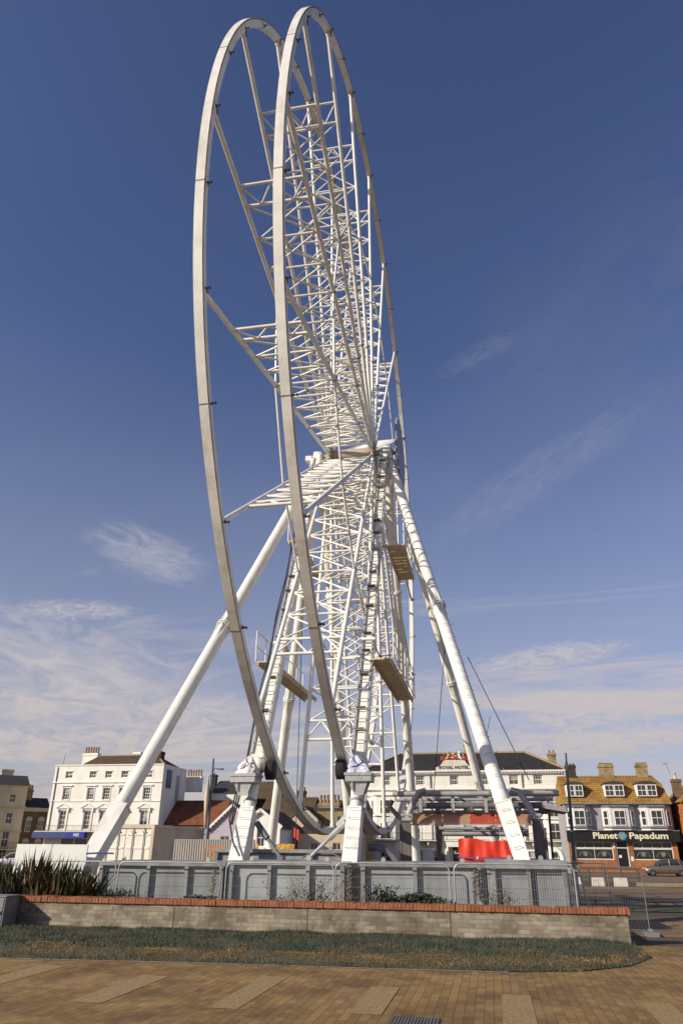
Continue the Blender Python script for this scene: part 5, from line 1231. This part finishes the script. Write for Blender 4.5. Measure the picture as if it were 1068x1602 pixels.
for s, x0, x1 in ((-1, -2.5, -2.0), (1, 1.32, .78)):
    mb = MB(); mb.path([(x0, 23.95, 2.36), (x0+.12*(x1-x0), 23.95, 2.55), (x0+.55*(x1-x0), 23.95, 2.98), (x0+.8*(x1-x0), 23.95, 3.16), (x1+.2*(x1-x0), 24.0, 3.22)], [.11, .10, .095, .09, .08], 12); arm = mb.build('arm', M['pipe_grey'] if s < 0 else M['galv'], r)
    mb = MB(); mb.box(x0-.14, x0+.14, 23.84, 24.06, 2.36, 2.44); mb.tube((x0-.16, 23.9, 2.5), (x0+.16, 23.9, 2.5), .06, n=8); mb.build('knuckle', M['galv'], arm)
def pipe(x0, x1, y, z, rr, m):
    mb = MB(); mb.tube((x0, y, z), (x1, y, z), rr, n=12); mb.build('pipe', M[m], r)
pipe(-2.95, 2.0, 24.25, 3.13, .075, 'pipe_grey'); pipe(-2.45, 1.9, 24.4, 2.80, .095, 'pipe_dark'); pipe(-2.9, 1.7, 24.7, 2.98, .05, 'lead'); pipe(-2.7, 1.8, 24.9, 2.63, .06, 'lead'); pipe(-2.2, 1.3, 25.6, 2.50, .05, 'pipe_grey')
pipe(-3.0, 2.2, 25.6, 3.22, .09, 'galv'); pipe(-3.0, 2.2, 27.2, 3.32, .09, 'pipe_grey'); pipe(-1.7, 1.2, 26.5, 2.20, .06, 'galv'); pipe(-1.6, 1.2, 26.6, 2.05, .085, 'lead'); pipe(-3.4, 2.4, 30.8, 3.36, .09, 'pipe_grey')
mb = MB()
for x in (-2.1, -1.1, -.1, .5): mb.tube((x, 24.25, 3.13), (x, 27.2, 3.30), .035, n=6); mb.tube((x, 24.4, 2.8), (x, 25.6, 2.5), .03, n=6); mb.box(x-.05, x+.05, 24.3, 24.36, 2.60, 3.1)
mb.build('tie', M['galv'], r)
mb = MB()
for x in (-2.5, -1.6, -.55, .6, 1.5): mb.beam((x, 24.3, 2.72), (x+.05, 24.5, 2.60), .08, .08); mb.box(x-.05, x+.06, 24.28, 24.5, 2.62, 2.70)
mb.build('clip', M['bracket'], r)
mb = MB(); mb.path([(-2.95, 24.2, 2.95), (-3.05, 24.2, 2.75), (-2.85, 24.2, 2.55), (-2.72, 24.2, 2.42), (-2.62, 24.1, 2.38)], [.07, .08, .07, .06, .05], 8); mb.build('hinge_arm', M['rubber'], r)
for xa, xb, m, ang in ((-2.38, -1.45, 'orange_sheet', 0), (-1.44, -.62, 'orange_sheet', 0), (-.61, .15, 'red_sheet', 0), (.16, .62, 'red_sheet', 0), (.63, 1.2, 'orange_sheet', 0)):
    mb = MB(); K = 6
    for i in range(K):
        t0, t1 = i/K, (i+1)/K; f = lambda t: (24.30+.22*t-.05*math.sin(t*3.1), 2.27+.29*t)
        mb.quad((xa, *f(t0)), (xb, *f(t0)), (xb, *f(t1)), (xa, *f(t1)))
    o = mb.build('sheet_panel', M[m], r)
mb = MB(); mb.box(-2.4, 1.22, 24.26, 24.34, 2.235, 2.265); mb.build('sheet_rail', M['pipe_grey'], r)
mb = MB(); mb.box(1.55, 2.3, 24.3, 26.0, 2.72, 2.78); mb.prism([(1.55, 24.28, 2.72), (2.3, 24.28, 2.60), (2.3, 24.28, 2.70), (1.55, 24.28, 2.92)], (0, 1.6, 0)); mb.build('folded_sheet', M['lead'], r)
# red tarpaulin over a stack
r = thing('covered_stack', (-.15, 20.7, .6), 'bright red tarpaulin over a stacked load with a blue rope round it', 'covered load')
mb = MB(); nu = 26; A = (-.83, .517, 20.17, 21.3)
def tarp(u, v):
    # u along perimeter front/right, v height
    x = A[0]+(A[1]-A[0])*u; z = .5+(1.31+.035*math.sin(u*6.5+.6)-.10*max(0, abs(u-.45)-.40)/.15)*v; y = A[2]+.05*nz.noise(V((u*7, v*2.2, 3)))+.10*(1-v)*nz.noise(V((u*5, v, 9)))
    y -= .035*abs(math.sin(u*19+v*1.5))*(1-.5*v)
    return (x, y, z-.012*abs(math.sin(u*9)) if v > .9 else z)
nv = 10; g = [[tarp(i/nu, j/nv) for i in range(nu+1)] for j in range(nv+1)]
vs = [p for row in g for p in row]; mb.add(vs, [(j*(nu+1)+i, j*(nu+1)+i+1, (j+1)*(nu+1)+i+1, (j+1)*(nu+1)+i) for j in range(nv) for i in range(nu)], 0, True)
top = g[nv]
for i in range(nu): mb.quad(top[i], top[i+1], (top[i+1][0], A[3], top[i+1][2]-.05), (top[i][0], A[3], top[i][2]-.05))
for s, k in ((0, 0), (1, nu)):
    for j in range(nv):
        a, b = g[j][k], g[j+1][k]; q = [a, b, (b[0], A[3], b[2]-(.05 if j == nv-1 else 0)), (a[0], A[3], a[2])]
        mb.quad(*(q if s == 0 else q[::-1]))
mb.quad((A[0], A[3], .5), (A[0], A[3], 1.76), (A[1], A[3], 1.76), (A[1], A[3], .5)); mb.build('tarpaulin', M['red_tarp'], r)
mb = MB(); mb.path([(-.85, 20.7, 1.42), (-.85, 20.08, 1.40), (-.27, 20.06, 1.385), (.18, 20.07, 1.39), (.535, 20.08, 1.41), (.54, 20.7, 1.42)], .014, 5); lp_ = mb.build('rope', M['strap'], r)
mb = MB(); blob(mb, (-.375, 20.05, 1.39), .025, .025, .025); mb.build('rope_tag', M['paint_white'], r)
mb = MB(); mb.box(-.8, .5, 20.3, 21.2, 0, .5); mb.build('pallet', M['dark_steel'], r)
# dark pipe loop and timber behind the near right foot
mb = MB(); mb.path([(-2.95, 19.2, 1.60), (-2.75, 19.2, 1.62), (-2.55, 19.2, 1.55), (-2.25, 19.2, 1.30)], .09, 10); tag(mb.build('bent_pipe', M['pipe_dark']), 'thick dark bent pipe just right of the near right foot', 'pipe')
mb = MB(); mb.path([(-4.55, 19.0, 1.36), (-4.4, 19.0, 1.45), (-3.8, 19.0, 1.46), (-3.55, 19.0, 1.37)], .02, 6); tag(mb.build('hose_loop', M['stem']), 'thin rusty hose loop lying on the tank between the near feet', 'hose')

# lamp columns
r = thing('lamp_column', (-16.6, 45, gz(45)), 'dark lamp column with a small bracket lamp before the dark house', 'lamp column')
mb = MB(); mb.path([(-16.65, 45, gz(45)), (-16.6, 45, 2.2), (-16.58, 45, 6.55)], [.10, .09, .06], 10); mb.build('column', M['pole_blue'], r)
mb = MB(); mb.path([(-16.58, 45, 5.75), (-16.45, 45, 5.98), (-16.2, 44.9, 5.95)], .025, 6); arm = mb.build('bracket', M['pole_dark'], r)
mb = MB(); mb.beam((-16.25, 44.9, 5.93), (-15.85, 44.8, 5.90), .18, .09); mb.build('lamp_head', M['pole_dark'], arm)
mb = MB(); mb.lathe((-16.78, 44.9, 2.6), (0, 0, 1), [(0, .03), (.9, .10), (1.7, .17), (2.1, .12), (2.9, .03)], 10); mb.build('furled_banner', M['stucco_tan'], r)
r = thing('lamp_column', (2.45, 26, 0), 'blue grey lamp column in front of the restaurant', 'lamp column')
mb = MB(); mb.path([(2.45, 26, 0), (2.47, 26, 1.3), (2.52, 26, 2.4), (2.59, 26, 4.48)], [.065, .06, .05, .035], 10); mb.build('column', M['pole_blue'], r)
mb = MB(); mb.box(2.38, 2.56, 25.88, 25.93, .98, 1.28); mb.build('door_plate', M['galv'], r)
r = thing('signal_post', (2.2, 28, 0), 'thin grey post with bracket left of the blue grey lamp column', 'post')
mb = MB(); mb.tube((1.95, 28, 0), (2.02, 28, 3.5), .04, n=8); mb.build('column', M['pole_dark'], r)
mb = MB(); mb.beam((2.0, 28, 3.2), (2.3, 27.9, 3.3), .05, .05); mb.build('bracket', M['pole_dark'], r)

# low planters, kerb rail and posts along the far street
for px_, lab in ((904, 'pale concrete block nearest the blue grey lamp column'), (931, 'pale concrete block left of the middle in the far row'), (940, 'pale concrete block in the middle of the far row'), (966, 'pale concrete block before the restaurant door'), (976, 'pale concrete block at the right end of the far row')):
    A = pix(px_, 1381, 56); mb = MB(); mb.prism([(A.x-.22, 56, gz(56)), (A.x+.22, 56, gz(56)), (A.x+.18, 56.03, gz(56)+.52), (A.x-.18, 56.03, gz(56)+.52)], (0, .4, 0))
    tag(mb.build('concrete_block', M['stone']), lab, 'concrete block', 'concrete blocks along the far street')
r = thing('street_railing', (10.5, 61, gz(61)), 'low dark railing along the street in front of the restaurant', 'railing')
mb = MB(); A = pix(895, 1362, 61); B_ = pix(1001, 1362, 61)
for zt in (.42, .72, .98): mb.beam((A.x, 61, gz(61)+zt), (B_.x, 61, gz(61)+zt), .07, .10)
mb.build('rail', M['dark_steel'], r)
mb = MB(); x = A.x
while x < B_.x+.1: mb.box(x-.05, x+.05, 60.93, 61.07, gz(61), gz(61)+1.0); x += 1.12
mb.build('post', M['dark_steel'], r)
tag((lambda m_: (m_.box(9.5, 60, 58.2, 58.6, gz(58.4)-.05, gz(58.4)+.22), m_)[1])(MB()).build('kerb', M['kerb']), kind='structure')

# cars
def car(x, y, z, rz, paint, label, Lc=3.9):
    r = thing('parked_car', (x, y, z), label, 'car', None, rz); half = Lc/2
    # body stations along x (front at -x): x, half width, z bottom, z shoulder
    st = [(-1.0, .48, .34, .50), (-.97, .66, .28, .62), (-.90, .76, .24, .70), (-.72, .81, .22, .82), (-.48, .83, .21, .92), (-.1, .84, .21, .96), (.4, .84, .21, .98), (.75, .83, .22, 1.0), (.92, .78, .26, .98), (.98, .70, .32, .90), (1.0, .52, .38, .80)]
    def loft(rows, mi=0):
        mb = MB(); n = len(rows[0]); vs = [p for row in rows for p in row]
        mb.add(vs, [(i*n+j, i*n+(j+1) % n, (i+1)*n+(j+1) % n, (i+1)*n+j) for i in range(len(rows)-1) for j in range(n)]+[tuple(range(n-1, -1, -1)), tuple((len(rows)-1)*n+j for j in range(n))], mi, True); return mb
    rows = []
    for f, w, a, b in st:
        X = f*half; rows.append([(X, -w*.86, a), (X, -w*.98, a+(b-a)*.25), (X, -w, a+(b-a)*.6), (X, -w*.94, a+(b-a)*.93), (X, -w*.7, b), (X, 0, b+.035), (X, w*.7, b), (X, w*.94, a+(b-a)*.93), (X, w, a+(b-a)*.6), (X, w*.98, a+(b-a)*.25), (X, w*.86, a)])
    body = loft(rows).build('body', M[paint], r, V0)
    cab = [(-.52, .66, .90, .93), (-.34, .68, .92, 1.18), (-.14, .66, .92, 1.40), (.05, .65, .93, 1.48), (.40, .65, .94, 1.49), (.66, .64, .95, 1.42), (.84, .64, .95, 1.20), (.93, .64, .95, 1.0)]
    rows = []
    for f, w, a, b in cab:
        X = f*half; k = max(.0, (b-a)/.56); rows.append([(X, -w-.06, a), (X, -(w-.10*k), b-.05), (X, -(w-.22*k), b), (X, (w-.22*k), b), (X, (w-.10*k), b-.05), (X, w+.06, a)])
    cb = loft(rows).build('cabin', M['glass'], r, V0)
    mb = MB()
    roof = [(-.13, .645, 1.405), (.05, .645, 1.49), (.40, .645, 1.50), (.66, .635, 1.43)]
    for (f, w, b), (f2, w2, b2) in zip(roof, roof[1:]): mb.quad((f*half, -w*.72, b), (f*half, w*.72, b), (f2*half, w2*.72, b2), (f2*half, -w2*.72, b2))
    for s in (-1, 1):
        for pts in ([(-.53*half, s*.72, .92), (-.15*half, s*.57, 1.37), (.05*half, s*.55, 1.46), (.42*half, s*.55, 1.47), (.67*half, s*.54, 1.40), (.94*half, s*.69, .98)], [(.16*half, s*.715, .95), (.17*half, s*.57, 1.45)], [(.66*half, s*.71, .97), (.60*half, s*.58, 1.40)]):
            mb.path(pts, .035, 6)
    mb.build('roof', M[paint], r, V0)
    for fx_ in (-.66, .64):
        for s in (-1, 1):
            mb = MB(); c = V((fx_*half, s*.76, .30)); mb.lathe(c-V((0, .09, 0)), (0, 1, 0), [(0, .2), (0, .27), (.03, .30), (.15, .30), (.18, .27), (.18, .2)], 20); wl = mb.build('wheel', M['rubber'], r, V0)
            mb = MB(); mb.lathe(c+V((0, s*.085-.005, 0)), (0, 1, 0), [(0, .19), (.012, .19)], 18)
            for k in range(6): t = 2*math.pi*k/6; mb.beam(c+V((0, s*.105, 0)), c+V((.17*math.cos(t), s*.105, .17*math.sin(t))), .05, .02, (0, 1, 0))
            mb.build('rim', M['chrome'], wl, V0)
    for s in (-1, 1):
        mb = MB(); blob(mb, (-.93*half, s*.58, .62), .10, .17, .09); mb.build('headlight', M['lamp_lens'], r, V0)
        mb = MB(); blob(mb, (.965*half, s*.66, .82), .06, .10, .14); mb.build('tail_light', M['red_lens'], r, V0)
        mb = MB(); blob(mb, (-.38*half, s*.88, .98), .07, .10, .06); mb.build('wing_mirror', M[paint], r, V0)
        mb = MB(); mb.box(.06*half, .14*half, s*.835-.012, s*.835+.012, .80, .83); mb.build('door_handle', M['chrome'], r, V0)
    mb = MB(); mb.box(-.995*half, -.96*half, -.4, .4, .36, .46); mb.build('grille', M['dark_steel'], r, V0)
    return r
A = pix(1007, 1369, 80.5); car(A.x+1.95, 80.5, -.64, 0, 'car_grey', 'taupe grey hatchback parked in front of the restaurant')
car(A.x+6.3, 80.3, -.64, 0, 'car_blue', 'bright blue car parked right behind the grey hatchback')
A = pix(22, 1345, 80); car(A.x, 80, -.64, rad(20), 'car_white', 'white car half hidden behind the left end of the hoarding')
